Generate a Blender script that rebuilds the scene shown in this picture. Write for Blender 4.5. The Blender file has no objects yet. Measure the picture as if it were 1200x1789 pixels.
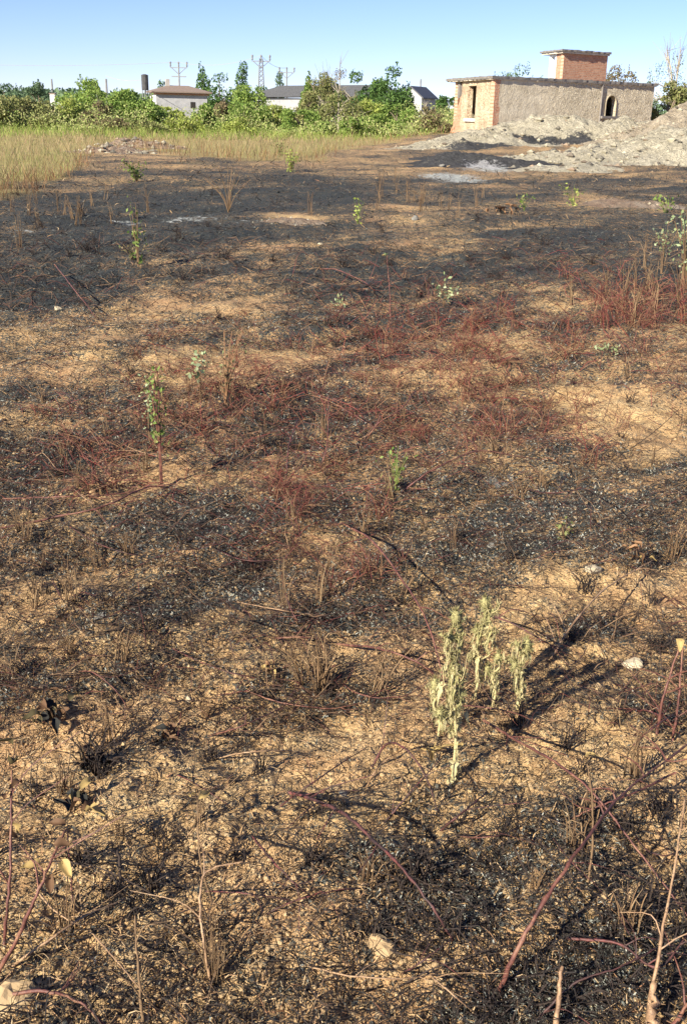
import bpy, math, random
import numpy as np
from mathutils import Vector, Matrix
PI = math.pi
sc = bpy.context.scene
C = sc.collection
rnd = random.Random(7)
rs = np.random.RandomState(11)

# ------------------------------------------------------------------ camera, sky, sun, exposure
CAM_H = 1.5
PITCH = math.radians(21.2); ROLL = math.radians(1.2); FPX = 1800.0; PW, PH = 1200.0, 1789.0
cam = bpy.data.objects.new('camera', bpy.data.cameras.new('camera')); C.objects.link(cam)
cam.data.sensor_fit = 'VERTICAL'; cam.data.sensor_height = 24.0; cam.data.lens = 24.0*FPX/PH
cam.data.clip_start = 0.05; cam.data.clip_end = 6000
CM = Matrix.Rotation(PI/2-PITCH, 4, 'X') @ Matrix.Rotation(ROLL, 4, 'Z')
cam.matrix_world = Matrix.Translation((0, 0, CAM_H)) @ CM
sc.camera = cam
SUN_EL = math.radians(29); SHAD = math.radians(48)      # shadows run to the right and away, SHAD above +X
sdir = Vector((math.cos(SHAD)*math.cos(SUN_EL), math.sin(SHAD)*math.cos(SUN_EL), -math.sin(SUN_EL)))
sun = bpy.data.objects.new('sun', bpy.data.lights.new('sun', 'SUN')); C.objects.link(sun)
sun.data.energy = 5.0; sun.data.angle = math.radians(0.53); sun.data.color = (1.0, 0.90, 0.74)
sun.rotation_euler = sdir.to_track_quat('-Z', 'Y').to_euler()
w = bpy.data.worlds.new('World'); sc.world = w; w.use_nodes = True
sky = w.node_tree.nodes.new('ShaderNodeTexSky'); sky.sky_type = 'NISHITA'; sky.sun_disc = False
sky.sun_elevation = SUN_EL
tosun = -sdir
sky.sun_rotation = math.atan2(tosun.x, tosun.y)
sky.air_density = 0.7; sky.dust_density = 0.0; sky.ozone_density = 5.5
bg = w.node_tree.nodes['Background']; bg.inputs[1].default_value = 0.074
tint = w.node_tree.nodes.new('ShaderNodeVectorMath'); tint.operation = 'MULTIPLY'; tint.inputs[1].default_value = (1.0, .86, .97)
w.node_tree.links.new(sky.outputs[0], tint.inputs[0]); w.node_tree.links.new(tint.outputs[0], bg.inputs[0])
sc.view_settings.view_transform = 'Standard'; sc.view_settings.look = 'None'
sc.view_settings.exposure = 1.2; sc.view_settings.gamma = 1.0
sc.cycles.max_bounces = 5; sc.cycles.transparent_max_bounces = 6

# ------------------------------------------------------------------ noise and terrain
def _h(ix, iy, s):
    n = (ix.astype(np.int64)*374761393 + iy.astype(np.int64)*668265263 + s*1442695041) & 0xffffffff
    n = ((n ^ (n >> 13))*1274126177) & 0xffffffff
    n = ((n ^ (n >> 16))*2246822519) & 0xffffffff
    return ((n ^ (n >> 15)) & 0xffffff)/float(0xffffff)*2-1
def vn(x, y, s=0):
    x = np.asarray(x, float); y = np.asarray(y, float)
    ix = np.floor(x); iy = np.floor(y); fx = x-ix; fy = y-iy
    ux = fx*fx*(3-2*fx); uy = fy*fy*(3-2*fy)
    a = _h(ix, iy, s); b = _h(ix+1, iy, s); c = _h(ix, iy+1, s); d = _h(ix+1, iy+1, s)
    return (a*(1-ux)+b*ux)*(1-uy)+(c*(1-ux)+d*ux)*uy
def fbm(x, y, s=0, o=3, g=0.5):
    t = 0; a = 1; n = 0
    for k in range(o):
        t = t+a*vn(x*2**k+k*17.3, y*2**k-k*9.1, s+k); n += a; a *= g
    return t/n
def sst(a, b, x):
    t = np.clip((x-a)/(b-a), 0, 1); return t*t*(3-2*t)
def H(x, y):
    x = np.asarray(x, float); y = np.asarray(y, float)
    r = np.hypot(x, y)
    u = x*.77+y*.64; v = -x*.64+y*.77
    z = 0.50*sst(42, 56, y)*sst(1.0, 6.0, x*56/np.maximum(y, 20))*(1-sst(80, 110, y))
    far = 1-sst(30, 70, r)
    z = z + 0.10*fbm(x/5.0, y/5.0, 3, 2)*sst(1.5, 6, r)*(0.35+.65*far)
    z = z + 0.085*fbm(u/1.5, v/.55, 5, 3)*far*(0.6+.4*sst(1, 4, r))
    z = z + 0.042*fbm(x/.24, y/.24, 21, 3)*(1-sst(10, 25, r))
    z = z + 0.016*np.abs(fbm(x/.06, y/.06, 31, 3))*(1-sst(5, 12, r))
    return z
def Hs(x, y): return float(H(x, y))
R3 = CM.to_3x3()
def ray(px, py):
    d = R3 @ Vector((px-PW/2, PH/2-py, -FPX)); return d
def pt(px, py, Y):                                    # the point seen at a pixel, at forward distance Y
    d = ray(px, py); d *= Y/d.y; return Vector((d.x, d.y, d.z+CAM_H))
def gp(px, py, h=0.0):                                # the ground point (raised by h) seen at a pixel
    d = ray(px, py); z = 0.0
    for _ in range(6):
        t = (z+h-CAM_H)/d.z; x, y = d.x*t, d.y*t; z = Hs(x, y)
    return Vector((x, y, z+h))

# ------------------------------------------------------------------ mesh helpers
class MB:
    def __init__(s): s.v = []; s.f = []; s.n = 0
    def add(s, v, f):
        v = np.asarray(v, float).reshape(-1, 3); s.v.append(v)
        s.f.append(np.asarray(f, np.int64)+s.n); s.n += len(v)
    def tube(s, pts, rad, n=5, cap=True):
        P = np.array([tuple(p) for p in pts], float); m = len(P)
        if np.isscalar(rad): rad = [rad]*m
        T = np.gradient(P, axis=0); T /= (np.linalg.norm(T, axis=1)[:, None]+1e-9)
        ref = np.array([0.31, 0.17, 0.93]) if abs(T[0][2]) < .8 else np.array([.9, .3, .1])
        vs = []
        for i in range(m):
            a = np.cross(T[i], ref); a /= np.linalg.norm(a)+1e-9; b = np.cross(T[i], a)
            for k in range(n):
                t = 2*PI*k/n; vs.append(P[i]+rad[i]*(math.cos(t)*a+math.sin(t)*b))
        q = []
        for i in range(m-1):
            for k in range(n):
                k2 = (k+1) % n; q.append((i*n+k, i*n+k2, (i+1)*n+k2, (i+1)*n+k))
        s.add(vs, q)
        if cap and n >= 4:
            base = s.n-m*n
            for i0 in (0, (m-1)*n):
                for k in range(1, n-1): s.f.append(np.array([[base+i0, base+i0+k, base+i0+k+1]]))
        return s
    def box(s, x0, x1, y0, y1, z0, z1):
        v = [(x, y, z) for z in (z0, z1) for y in (y0, y1) for x in (x0, x1)]
        s.add(v, [(0, 2, 3, 1), (4, 5, 7, 6), (0, 1, 5, 4), (2, 6, 7, 3), (0, 4, 6, 2), (1, 3, 7, 5)]); return s
    def prism(s, poly, y0, y1):                       # polygon in x,z extruded along y
        n = len(poly); v = [(a, y0, b) for a, b in poly]+[(a, y1, b) for a, b in poly]
        base = s.n; s.v.append(np.array(v, float)); s.n += 2*n
        s.f.append(('n', [list(range(base, base+n)), list(range(base+2*n-1, base+n-1, -1))]))
        s.f.append(np.array([(base+i, base+n+i, base+n+(i+1) % n, base+(i+1) % n) for i in range(n)])); return s
    def leaves(s, c, size, nrm=None, asp=0.6, r=rs):  # rhombic leaves, vectorised
        c = np.asarray(c, float); N = len(c)
        size = np.broadcast_to(size, (N,))
        a = r.normal(size=(N, 3)); a /= np.linalg.norm(a, axis=1)[:, None]
        b = r.normal(size=(N, 3)) if nrm is None else np.asarray(nrm, float)
        b = np.cross(a, b); b /= (np.linalg.norm(b, axis=1)[:, None]+1e-9)
        sl = size[:, None]
        v = np.stack([c-a*sl*.5, c+b*sl*.5*asp, c+a*sl*.5, c-b*sl*.5*asp], 1).reshape(-1, 3)
        s.add(v, np.arange(4*N).reshape(N, 4)); return s
    def blades(s, base, tip, width, bend=None, r=rs): # grass-like blades base->tip, 2 segments
        base = np.asarray(base, float); tip = np.asarray(tip, float); N = len(base)
        width = np.broadcast_to(width, (N,))[:, None]
        d = tip-base; sd = np.cross(d, r.normal(size=(N, 3))); sd /= (np.linalg.norm(sd, axis=1)[:, None]+1e-9)
        mid = (base+tip)/2
        if bend is not None: mid = mid+bend
        v = np.stack([base-sd*width*.5, base+sd*width*.5, mid+sd*width*.4, mid-sd*width*.4, tip], 1).reshape(-1, 3)
        i = np.arange(N)*5
        s.add(v, np.stack([i, i+1, i+2, i+3], 1)); s.f.append(np.stack([i+3, i+2, i+4], 1)+s.n-5*N); return s
    def build(s, name, mat, parent=None, loc=(0, 0, 0), smooth=False):
        V = np.concatenate(s.v) if s.v else np.zeros((0, 3))
        li = []; lt = []
        for f in s.f:
            if isinstance(f, tuple):
                for g in f[1]: li.append(np.array(g)); lt.append(np.array([len(g)]))
            elif len(f): li.append(f.reshape(-1)); lt.append(np.full(len(f), f.shape[1]))
        li = np.concatenate(li).astype(np.int32); lt = np.concatenate(lt).astype(np.int32)
        me = bpy.data.meshes.new(name)
        me.vertices.add(len(V)); me.vertices.foreach_set('co', V.astype(np.float32).ravel())
        me.loops.add(len(li)); me.loops.foreach_set('vertex_index', li)
        me.polygons.add(len(lt)); me.polygons.foreach_set('loop_start', np.concatenate([[0], np.cumsum(lt)[:-1]]).astype(np.int32))
        me.polygons.foreach_set('loop_total', lt)
        me.polygons.foreach_set('use_smooth', np.full(len(lt), bool(smooth)))
        me.update(calc_edges=True); me.validate()
        me.materials.append(mat)
        o = bpy.data.objects.new(name, me); C.objects.link(o); o.location = loc
        if parent: o.parent = parent
        return o
def tag(o, label=None, cat=None, group=None, kind=None):
    if label: o['label'] = label
    if cat: o['category'] = cat
    if group: o['group'] = group
    if kind: o['kind'] = kind
    return o
def empty(name, loc, rz=0.0):
    o = bpy.data.objects.new(name, None); C.objects.link(o); o.location = loc; o.rotation_euler = (0, 0, rz)
    o.empty_display_size = .1; return o
def copy_tree(o, parent=None):
    c = o.copy(); C.objects.link(c)
    if parent: c.parent = parent
    for ch in KIDS.get(o.name, []): copy_tree(ch, c)
    return c
KIDS = {}
def kids(root, *parts): KIDS[root.name] = list(parts)
def smooth_path(P, k=6):
    P = [Vector(p) for p in P]; out = []
    Q = [P[0]*2-P[1]]+P+[P[-1]*2-P[-2]]
    for i in range(1, len(Q)-2):
        for j in range(k):
            t = j/k; a, b, c, d = Q[i-1], Q[i], Q[i+1], Q[i+2]
            out.append(0.5*((2*b)+(c-a)*t+(2*a-5*b+4*c-d)*t*t+(3*b-a-3*c+d)*t**3))
    out.append(P[-1]); return out

# ------------------------------------------------------------------ materials
def mat(name):
    m = bpy.data.materials.new(name); m.use_nodes = True
    nt = m.node_tree; return m, nt, nt.nodes['Principled BSDF']
def N(nt, t, **k):
    n = nt.nodes.new(t)
    for a, b in k.items(): setattr(n, a, b)
    return n
def ramp(nt, fac, stops, interp='LINEAR'):
    r = N(nt, 'ShaderNodeValToRGB'); r.color_ramp.interpolation = interp
    while len(r.color_ramp.elements) < len(stops): r.color_ramp.elements.new(0.5)
    for e, (p, c) in zip(r.color_ramp.elements, stops):
        e.position = p; e.color = (*c, 1) if len(c) == 3 else (c[0],)*3+(1,)
    if fac is not None: nt.links.new(fac, r.inputs[0])
    return r
def noise(nt, vec, scale, det=4, rough=.6, dist=0):
    n = N(nt, 'ShaderNodeTexNoise'); n.inputs['Scale'].default_value = scale
    n.inputs['Detail'].default_value = det; n.inputs['Roughness'].default_value = rough; n.inputs['Distortion'].default_value = dist
    if vec is not None: nt.links.new(vec, n.inputs['Vector'])
    return n
def mth(nt, op, a, b=None, c=None, clamp=False):
    n = N(nt, 'ShaderNodeMath', operation=op); n.use_clamp = clamp
    for i, q in enumerate((a, b, c)):
        if q is None: continue
        if isinstance(q, (int, float)): n.inputs[i].default_value = q
        else: nt.links.new(q, n.inputs[i])
    return n.outputs[0]
def mix(nt, f, a, b):
    n = N(nt, 'ShaderNodeMix', data_type='RGBA')
    for i, q in ((0, f), (6, a), (7, b)):
        if isinstance(q, (int, float)): n.inputs[i].default_value = q
        elif isinstance(q, tuple): n.inputs[i].default_value = (*q, 1)
        else: nt.links.new(q, n.inputs[i])
    return n.outputs[2]
def bump(nt, h, st, dist, prev=None):
    b = N(nt, 'ShaderNodeBump'); b.inputs['Strength'].default_value = st; b.inputs['Distance'].default_value = dist
    nt.links.new(h, b.inputs['Height'])
    if prev is not None: nt.links.new(prev, b.inputs['Normal'])
    return b.outputs[0]
def varmat(name, cols, rough=.8, transl=0.0):         # a colour picked at random for each leaf, blade or stem
    m, nt, p = mat(name)
    g = N(nt, 'ShaderNodeNewGeometry')
    st = [(i/max(1, len(cols)-1), c) for i, c in enumerate(cols)]
    r = ramp(nt, g.outputs['Random Per Island'], st)
    nt.links.new(r.outputs[0], p.inputs['Base Color']); p.inputs['Roughness'].default_value = rough
    p.inputs['Specular IOR Level'].default_value = .25
    if transl > 0:
        t = N(nt, 'ShaderNodeBsdfTranslucent'); nt.links.new(r.outputs[0], t.inputs[0])
        ms = N(nt, 'ShaderNodeMixShader'); ms.inputs[0].default_value = transl
        nt.links.new(p.outputs[0], ms.inputs[1]); nt.links.new(t.outputs[0], ms.inputs[2])
        nt.links.new(ms.outputs[0], nt.nodes['Material Output'].inputs[0])
    return m
def plain(name, c1, c2, scale=6, rough=.85, bst=.3, bd=.01):
    m, nt, p = mat(name); tc = N(nt, 'ShaderNodeTexCoord')
    n = noise(nt, tc.outputs['Object'], scale, 5, .65)
    r = ramp(nt, n.outputs[0], [(.3, c1), (.7, c2)])
    nt.links.new(r.outputs[0], p.inputs['Base Color']); p.inputs['Roughness'].default_value = rough
    nt.links.new(bump(nt, n.outputs[0], bst, bd), p.inputs['Normal']); return m

def ground_mat():
    m, nt, p = mat('burnt_earth'); L = nt.links
    tc = N(nt, 'ShaderNodeTexCoord').outputs['Object']
    at = N(nt, 'ShaderNodeAttribute', attribute_name='char').outputs['Fac']
    av = N(nt, 'ShaderNodeAttribute', attribute_name='veg').outputs['Fac']
    aa = N(nt, 'ShaderNodeAttribute', attribute_name='ash').outputs['Fac']
    big = noise(nt, tc, 1.1, 3, .55).outputs[0]
    mid = noise(nt, tc, 9, 5, .7, .4).outputs[0]
    fine = noise(nt, tc, 55, 5, .75, .3).outputs[0]
    fine2 = noise(nt, tc, 150, 3, .7).outputs[0]
    sand = ramp(nt, mid, [(.30, (.44, .27, .13)), (.52, (.63, .435, .215)), (.70, (.74, .56, .31))]).outputs[0]
    redd = ramp(nt, big, [(.42, (0,)), (.62, (1,))]).outputs[0]
    sand = mix(nt, mth(nt, 'MULTIPLY', redd, .4), sand, (.46, .25, .14))
    grit = ramp(nt, fine2, [(.36, (.35,)), (.52, (1,)), (.72, (1.3,))]).outputs[0]
    mm = N(nt, 'ShaderNodeMix', data_type='RGBA', blend_type='MULTIPLY'); mm.inputs[0].default_value = .75
    L.new(sand, mm.inputs[6]); L.new(grit, mm.inputs[7]); sand = mm.outputs[2]
    charc = ramp(nt, fine, [(.30, (.007, .008, .009)), (.48, (.028, .033, .035)), (.62, (.085, .094, .088)), (.76, (.28, .30, .27))]).outputs[0]
    s = mth(nt, 'ADD', at, mth(nt, 'MULTIPLY', mth(nt, 'SUBTRACT', mid, .5), 1.9))
    s = mth(nt, 'ADD', s, mth(nt, 'MULTIPLY', mth(nt, 'SUBTRACT', fine, .5), 3.4))
    s = mth(nt, 'ADD', s, mth(nt, 'MULTIPLY', mth(nt, "SUBTRACT", fine2, .5), 2.4))
    f = ramp(nt, s, [(.40, (0,)), (.60, (1,))]).outputs[0]
    col = mix(nt, f, sand, charc)
    ashc = ramp(nt, mid, [(.30, (.12, .13, .125)), (.50, (.30, .32, .30)), (.68, (.58, .60, .57))]).outputs[0]
    fa = ramp(nt, mth(nt, 'ADD', aa, mth(nt, 'MULTIPLY', mth(nt, 'SUBTRACT', mid, .5), 1.3)), [(.4, (0,)), (.7, (1,))]).outputs[0]
    col = mix(nt, fa, col, ashc)
    vegc = ramp(nt, mid, [(.3, (.16, .13, .05)), (.5, (.30, .25, .10)), (.7, (.42, .34, .16))]).outputs[0]
    col = mix(nt, av, col, vegc)
    L.new(col, p.inputs['Base Color']); p.inputs['Roughness'].default_value = .95; p.inputs['Specular IOR Level'].default_value = .15
    hgt = mth(nt, 'ADD', mth(nt, 'MULTIPLY', fine, 1.0), mth(nt, 'MULTIPLY', fine2, .35))
    nb = bump(nt, hgt, 1.0, .012)
    nb = bump(nt, mid, .8, .03, nb)
    L.new(nb, p.inputs['Normal']); return m

def brick_nodes(nt, tc, flat=(0, 2)):
    sep = N(nt, 'ShaderNodeSeparateXYZ'); nt.links.new(tc, sep.inputs[0])
    cb = N(nt, 'ShaderNodeCombineXYZ'); nt.links.new(sep.outputs[flat[0]], cb.inputs[0]); nt.links.new(sep.outputs[flat[1]], cb.inputs[1])
    b = N(nt, 'ShaderNodeTexBrick'); nt.links.new(cb.outputs[0], b.inputs['Vector'])
    b.inputs['Scale'].default_value = 1; b.inputs['Brick Width'].default_value = .24; b.inputs['Row Height'].default_value = .09
    b.inputs['Mortar Size'].default_value = .012; b.inputs['Color1'].default_value = (.44, .17, .09, 1)
    b.inputs['Color2'].default_value = (.58, .30, .18, 1); b.inputs['Mortar'].default_value = (.45, .33, .24, 1)
    n = noise(nt, tc, 5, 5, .7)
    c = mix(nt, ramp(nt, n.outputs[0], [(.5, (0,)), (.72, (.8,))]).outputs[0], b.outputs[0], (.60, .40, .27))
    n2 = noise(nt, tc, 14, 3, .7)
    c = mix(nt, ramp(nt, n2.outputs[0], [(.56, (0,)), (.7, (.7,))]).outputs[0], c, (.22, .09, .06))
    return c, b, n
def brick_mat(name):
    m, nt, p = mat(name); tc = N(nt, 'ShaderNodeTexCoord').outputs['Object']
    c, b, n = brick_nodes(nt, tc); nt.links.new(c, p.inputs['Base Color']); p.inputs['Roughness'].default_value = .9
    h = mth(nt, 'ADD', mth(nt, 'MULTIPLY', b.outputs['Fac'], -.6), n.outputs[0])
    nt.links.new(bump(nt, h, .8, .03), p.inputs['Normal']); return m
def plaster_mat(name, c1, c2, c3, smooth_to=None, brick_x=None, brick_patch=None, wob=.05):
    m, nt, p = mat(name); tc = N(nt, 'ShaderNodeTexCoord').outputs['Object']
    sep = N(nt, 'ShaderNodeSeparateXYZ'); nt.links.new(tc, sep.inputs[0])
    n = noise(nt, tc, 1.6, 5, .65); nf = noise(nt, tc, 7, 4, .6, 1.2)
    col = ramp(nt, n.outputs[0], [(.3, c1), (.5, c2), (.72, c3)]).outputs[0]
    mp = N(nt, 'ShaderNodeMapping'); mp.inputs['Scale'].default_value = (2.6, 2.6, .45); nt.links.new(tc, mp.inputs[0])
    st_ = noise(nt, mp.outputs[0], 1.3, 5, .75)
    col = mix(nt, ramp(nt, st_.outputs[0], [(.52, (0,)), (.70, (.32,))]).outputs[0], col, tuple(q*.55 for q in c1))
    h = nf.outputs[0]
    if smooth_to:                                      # trowelled part is smoother than the thrown stucco
        k = ramp(nt, mth(nt, 'ADD', mth(nt, 'DIVIDE', sep.outputs[0], 14.0), mth(nt, 'MULTIPLY', mth(nt, 'SUBTRACT', n.outputs[0], .5), .25)),
                 [(smooth_to-.08, (.25,)), (smooth_to+.08, (1,))]).outputs[0]
        h = mth(nt, 'MULTIPLY', h, k)
    nb = bump(nt, h, 1.0, .20*wob/.05)
    if brick_x is not None or brick_patch:
        bc, b, _ = brick_nodes(nt, tc)
        n3 = noise(nt, tc, 3.2, 4, .7)
        if brick_x is not None:
            e = mth(nt, 'SUBTRACT', mth(nt, 'ADD', brick_x, mth(nt, 'MULTIPLY', mth(nt, 'SUBTRACT', n3.outputs[0], .5), 1.1)), sep.outputs[0])
            f = ramp(nt, mth(nt, 'MULTIPLY', e, 8.0, None, True), [(.0, (0,)), (.5, (1,))]).outputs[0]
        else:
            f = ramp(nt, n3.outputs[0], [(brick_patch, (0,)), (brick_patch+.06, (1,))]).outputs[0]
        col = mix(nt, f, col, bc)
    nt.links.new(col, p.inputs['Base Color']); p.inputs['Roughness'].default_value = .92
    nt.links.new(nb, p.inputs['Normal']); return m
def rubble_mat(name, a, b, c):
    m, nt, p = mat(name); tc = N(nt, 'ShaderNodeTexCoord').outputs['Object']
    at = N(nt, 'ShaderNodeAttribute', attribute_name='char').outputs['Fac']
    aa = N(nt, 'ShaderNodeAttribute', attribute_name='ash').outputs['Fac']
    n = noise(nt, tc, 1.8, 6, .7); nf = noise(nt, tc, 7, 5, .75, .5)
    col = ramp(nt, n.outputs[0], [(.3, a), (.5, b), (.68, c)]).outputs[0]
    dk = ramp(nt, nf.outputs[0], [(.3, (.015, .016, .018)), (.7, (.10, .10, .10))]).outputs[0]
    s = mth(nt, 'ADD', at, mth(nt, 'MULTIPLY', mth(nt, 'SUBTRACT', nf.outputs[0], .5), 1.6))
    col = mix(nt, ramp(nt, s, [(.42, (0,)), (.58, (1,))]).outputs[0], col, dk)
    s = mth(nt, 'ADD', aa, mth(nt, 'MULTIPLY', mth(nt, 'SUBTRACT', nf.outputs[0], .5), 1.5))
    col = mix(nt, ramp(nt, s, [(.45, (0,)), (.6, (1,))]).outputs[0], col, (.5, .5, .5))
    nt.links.new(col, p.inputs['Base Color']); p.inputs['Roughness'].default_value = .95
    nt.links.new(bump(nt, nf.outputs[0], 1.0, .30), p.inputs['Normal']); return m

M = {}
def canemat(name, a, b_, c_, sc_=22):
    m, nt, p = mat(name); tc = N(nt, 'ShaderNodeTexCoord').outputs['Object']
    n = noise(nt, tc, sc_, 4, .7); n2 = noise(nt, tc, sc_*9, 3, .7)
    col = ramp(nt, n.outputs[0], [(.32, a), (.5, b_), (.66, c_)]).outputs[0]
    col = mix(nt, ramp(nt, n2.outputs[0], [(.55, (0,)), (.7, (.75,))]).outputs[0], col, (.03, .018, .015))
    nt.links.new(col, p.inputs['Base Color']); p.inputs['Roughness'].default_value = .6
    nt.links.new(bump(nt, n2.outputs[0], .7, .002), p.inputs['Normal']); return m
M['ground'] = ground_mat()
M['cane'] = canemat('red_cane', (.05, .022, .018), (.13, .046, .034), (.25, .13, .075))
M['canedark'] = canemat('dark_cane', (.018, .012, .012), (.07, .028, .024), (.17, .045, .038))
M['canetan'] = canemat('tan_cane', (.14, .08, .045), (.32, .20, .11), (.42, .29, .17))
M['redstem'] = varmat('red_stem', [(.06, .020, .016), (.20, .046, .038), (.11, .05, .035), (.26, .15, .08), (.03, .017, .013), (.13, .03, .03)], .7)
M['brownstem'] = varmat('brown_stem', [(.04, .026, .018), (.19, .12, .062), (.09, .052, .03), (.32, .22, .12), (.025, .018, .014)], .8)
M['charstem'] = varmat('charred_stem', [(.012, .010, .010), (.045, .032, .026), (.020, .018, .018)], .85)
M['charlit'] = varmat('charred_straw', [(.010, .011, .011), (.03, .028, .025), (.09, .095, .085), (.018, .018, .017), (.13, .135, .12), (.05, .045, .035)], .9)
M['ashlit'] = varmat('ash_flake', [(.07, .078, .072), (.14, .15, .14), (.26, .28, .25), (.45, .46, .41), (.18, .20, .18), (.36, .34, .25)], .9)
M['strawlit'] = varmat('dry_straw', [(.30, .19, .09), (.45, .31, .16), (.22, .11, .06), (.52, .40, .24)], .85)
M['thleaf'] = varmat('thistle_leaf', [(.24, .23, .085), (.40, .35, .15), (.14, .15, .055), (.52, .46, .25), (.16, .11, .06), (.27, .28, .10)], .8, .25)
M['thstem'] = varmat('thistle_stem', [(.38, .34, .16), (.48, .40, .21)], .7)
M['thhead'] = varmat('thistle_head', [(.17, .175, .075), (.29, .27, .12), (.23, .20, .09)], .8)
M['yleaf'] = varmat('yellow_leaf', [(.44, .31, .09), (.52, .39, .16), (.34, .21, .08)], .6, .3)
M['dleaf'] = varmat('scorched_leaf', [(.08, .045, .028), (.15, .085, .045), (.05, .032, .024)], .7, .2)
M['oliveleaf'] = varmat('dark_olive_leaf', [(.045, .04, .022), (.09, .075, .035), (.03, .025, .018)], .7, .15)
M['palegreen'] = varmat('pale_green_leaf', [(.28, .36, .17), (.44, .50, .30), (.20, .28, .11), (.36, .36, .18)], .7, .3)
M['green'] = varmat('green_leaf', [(.08, .14, .03), (.16, .24, .05), (.26, .32, .10), (.22, .16, .07)], .7, .35)
M['fbright'] = varmat('foliage_bright', [(.13, .23, .05), (.22, .33, .075), (.32, .41, .11), (.08, .14, .03)], .7, .35)
M['fyellow'] = varmat('foliage_yellow', [(.27, .34, .07), (.40, .46, .11), (.19, .26, .055), (.48, .48, .17)], .7, .35)
M['folive'] = varmat('foliage_olive', [(.18, .21, .07), (.28, .29, .11), (.13, .16, .05), (.36, .32, .15)], .7, .3)
M['fdark'] = varmat('foliage_dark', [(.045, .095, .025), (.08, .155, .04), (.13, .22, .055)], .7, .25)
M['fblue'] = varmat('foliage_blue', [(.065, .12, .065), (.12, .19, .10), (.17, .24, .14)], .7, .25)
M['fbrown'] = varmat('foliage_brown', [(.17, .13, .07), (.25, .20, .11), (.12, .10, .05), (.20, .22, .09)], .7, .25)
M['bark'] = plain('bark', (.12, .09, .06), (.24, .19, .14), 9)
M['palebark'] = plain('pale_bark', (.25, .22, .17), (.42, .38, .30), 9)
M['drygrass'] = varmat('dry_grass', [(.34, .25, .14), (.47, .36, .21), (.30, .24, .12), (.36, .22, .14), (.25, .24, .11), (.42, .34, .20)], .8, .35)
M['greengrass'] = varmat('green_weed', [(.18, .27, .05), (.30, .38, .08), (.13, .20, .04), (.40, .42, .14)], .8, .35)
M['redgrass'] = varmat('scorched_grass', [(.24, .12, .06), (.34, .20, .09), (.16, .08, .05), (.10, .06, .04)], .8, .3)
M['stone'] = plain('sandstone', (.30, .20, .10), (.46, .34, .19), 14, .9, .6, .01)
M['palestone'] = plain('pale_stone', (.36, .30, .20), (.52, .45, .31), 14, .9, .6, .01)
M['darkstone'] = plain('sooty_stone', (.08, .08, .075), (.24, .23, .20), 14, .9, .6, .01)
M['rubble'] = rubble_mat('grey_rubble', (.33, .30, .215), (.51, .465, .345), (.63, .58, .44))
M['soilheap'] = rubble_mat('brown_soil', (.28, .23, .16), (.44, .37, .265), (.56, .49, .37))
M['redheap'] = rubble_mat('reddish_soil', (.22, .14, .09), (.33, .24, .165), (.42, .35, .27))
M['brick'] = brick_mat('old_brick')
M['front'] = plaster_mat('grey_cement_render', (.44, .38, .27), (.64, .56, .41), (.76, .68, .51), .34, .42, None, .05)
M['side'] = plaster_mat('yellow_plaster', (.42, .30, .19), (.66, .53, .36), (.76, .67, .50), None, None, .575, .06)
M['slab'] = plain('weathered_concrete', (.13, .12, .11), (.24, .22, .20), 5, .9, .5, .02)
M['paleconc'] = plain('pale_concrete', (.52, .46, .36), (.66, .60, .50), 4, .9, .4, .02)
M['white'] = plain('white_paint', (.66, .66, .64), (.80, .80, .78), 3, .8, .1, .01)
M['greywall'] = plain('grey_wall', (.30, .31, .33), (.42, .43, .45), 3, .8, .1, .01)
M['dark'] = plain('dark_void', (.015, .013, .012), (.03, .026, .024), 3)
M['tile'] = plain('brown_roof_tile', (.16, .12, .10), (.27, .21, .17), 8)
M['darkroof'] = plain('dark_roof_sheet', (.045, .05, .06), (.09, .095, .11), 8, .6)
M['pole'] = plain('grey_pole', (.17, .18, .19), (.26, .27, .28), 3)
M['palepole'] = plain('pale_pole', (.30, .28, .26), (.42, .40, .37), 3)
M['tank'] = plain('dark_metal', (.04, .042, .045), (.08, .08, .085), 3)

# ------------------------------------------------------------------ ground sheet
def patches(P, x, y):
    t = np.zeros_like(x)
    for (px, py, rx, ry, val) in P:
        c = gp(px, py); f = gp(px, max(py-ry, 206))
        sx = max(rx*c.length/FPX, .02); sy = max(abs(f.y-c.y), .02)
        t += val*np.exp(-(((x-c.x)/sx)**2+((y-c.y)/sy)**2)*.9)
    return t
SANDY = [(510, 383, 45, 10, -.9), (760, 365, 120, 6, -.55), (900, 385, 60, 8, -.3), (1060, 352, 70, 6, -.5), (130, 330, 70, 8, -.2), (330, 318, 90, 8, -.15), (700, 380, 90, 9, -.35),
         (480, 430, 60, 10, -.3), (860, 400, 60, 10, -.25), (450, 525, 60, 12, -.35), (700, 425, 70, 10, -.3), (1120, 750, 90, 60, -.55), (1000, 700, 80, 30, -.3), (1010, 530, 60, 14, -.3),
         (250, 545, 60, 10, -.15), (60, 600, 50, 20, -.1), (440, 870, 70, 24, -.35), (560, 960, 80, 40, -.3), (600, 1150, 90, 35, -.4), (1000, 1030, 110, 40, -.4), (110, 1130, 100, 60, -.3), (90, 1320, 60, 70, -.4),
         (250, 1450, 160, 70, -.25), (620, 1300, 80, 50, -.3), (1090, 1310, 90, 50, -.3), (700, 1720, 100, 50, -.15), (850, 1000, 60, 20, -.2), (330, 760, 80, 20, -.15), (70, 740, 60, 30, -.15)]
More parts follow.
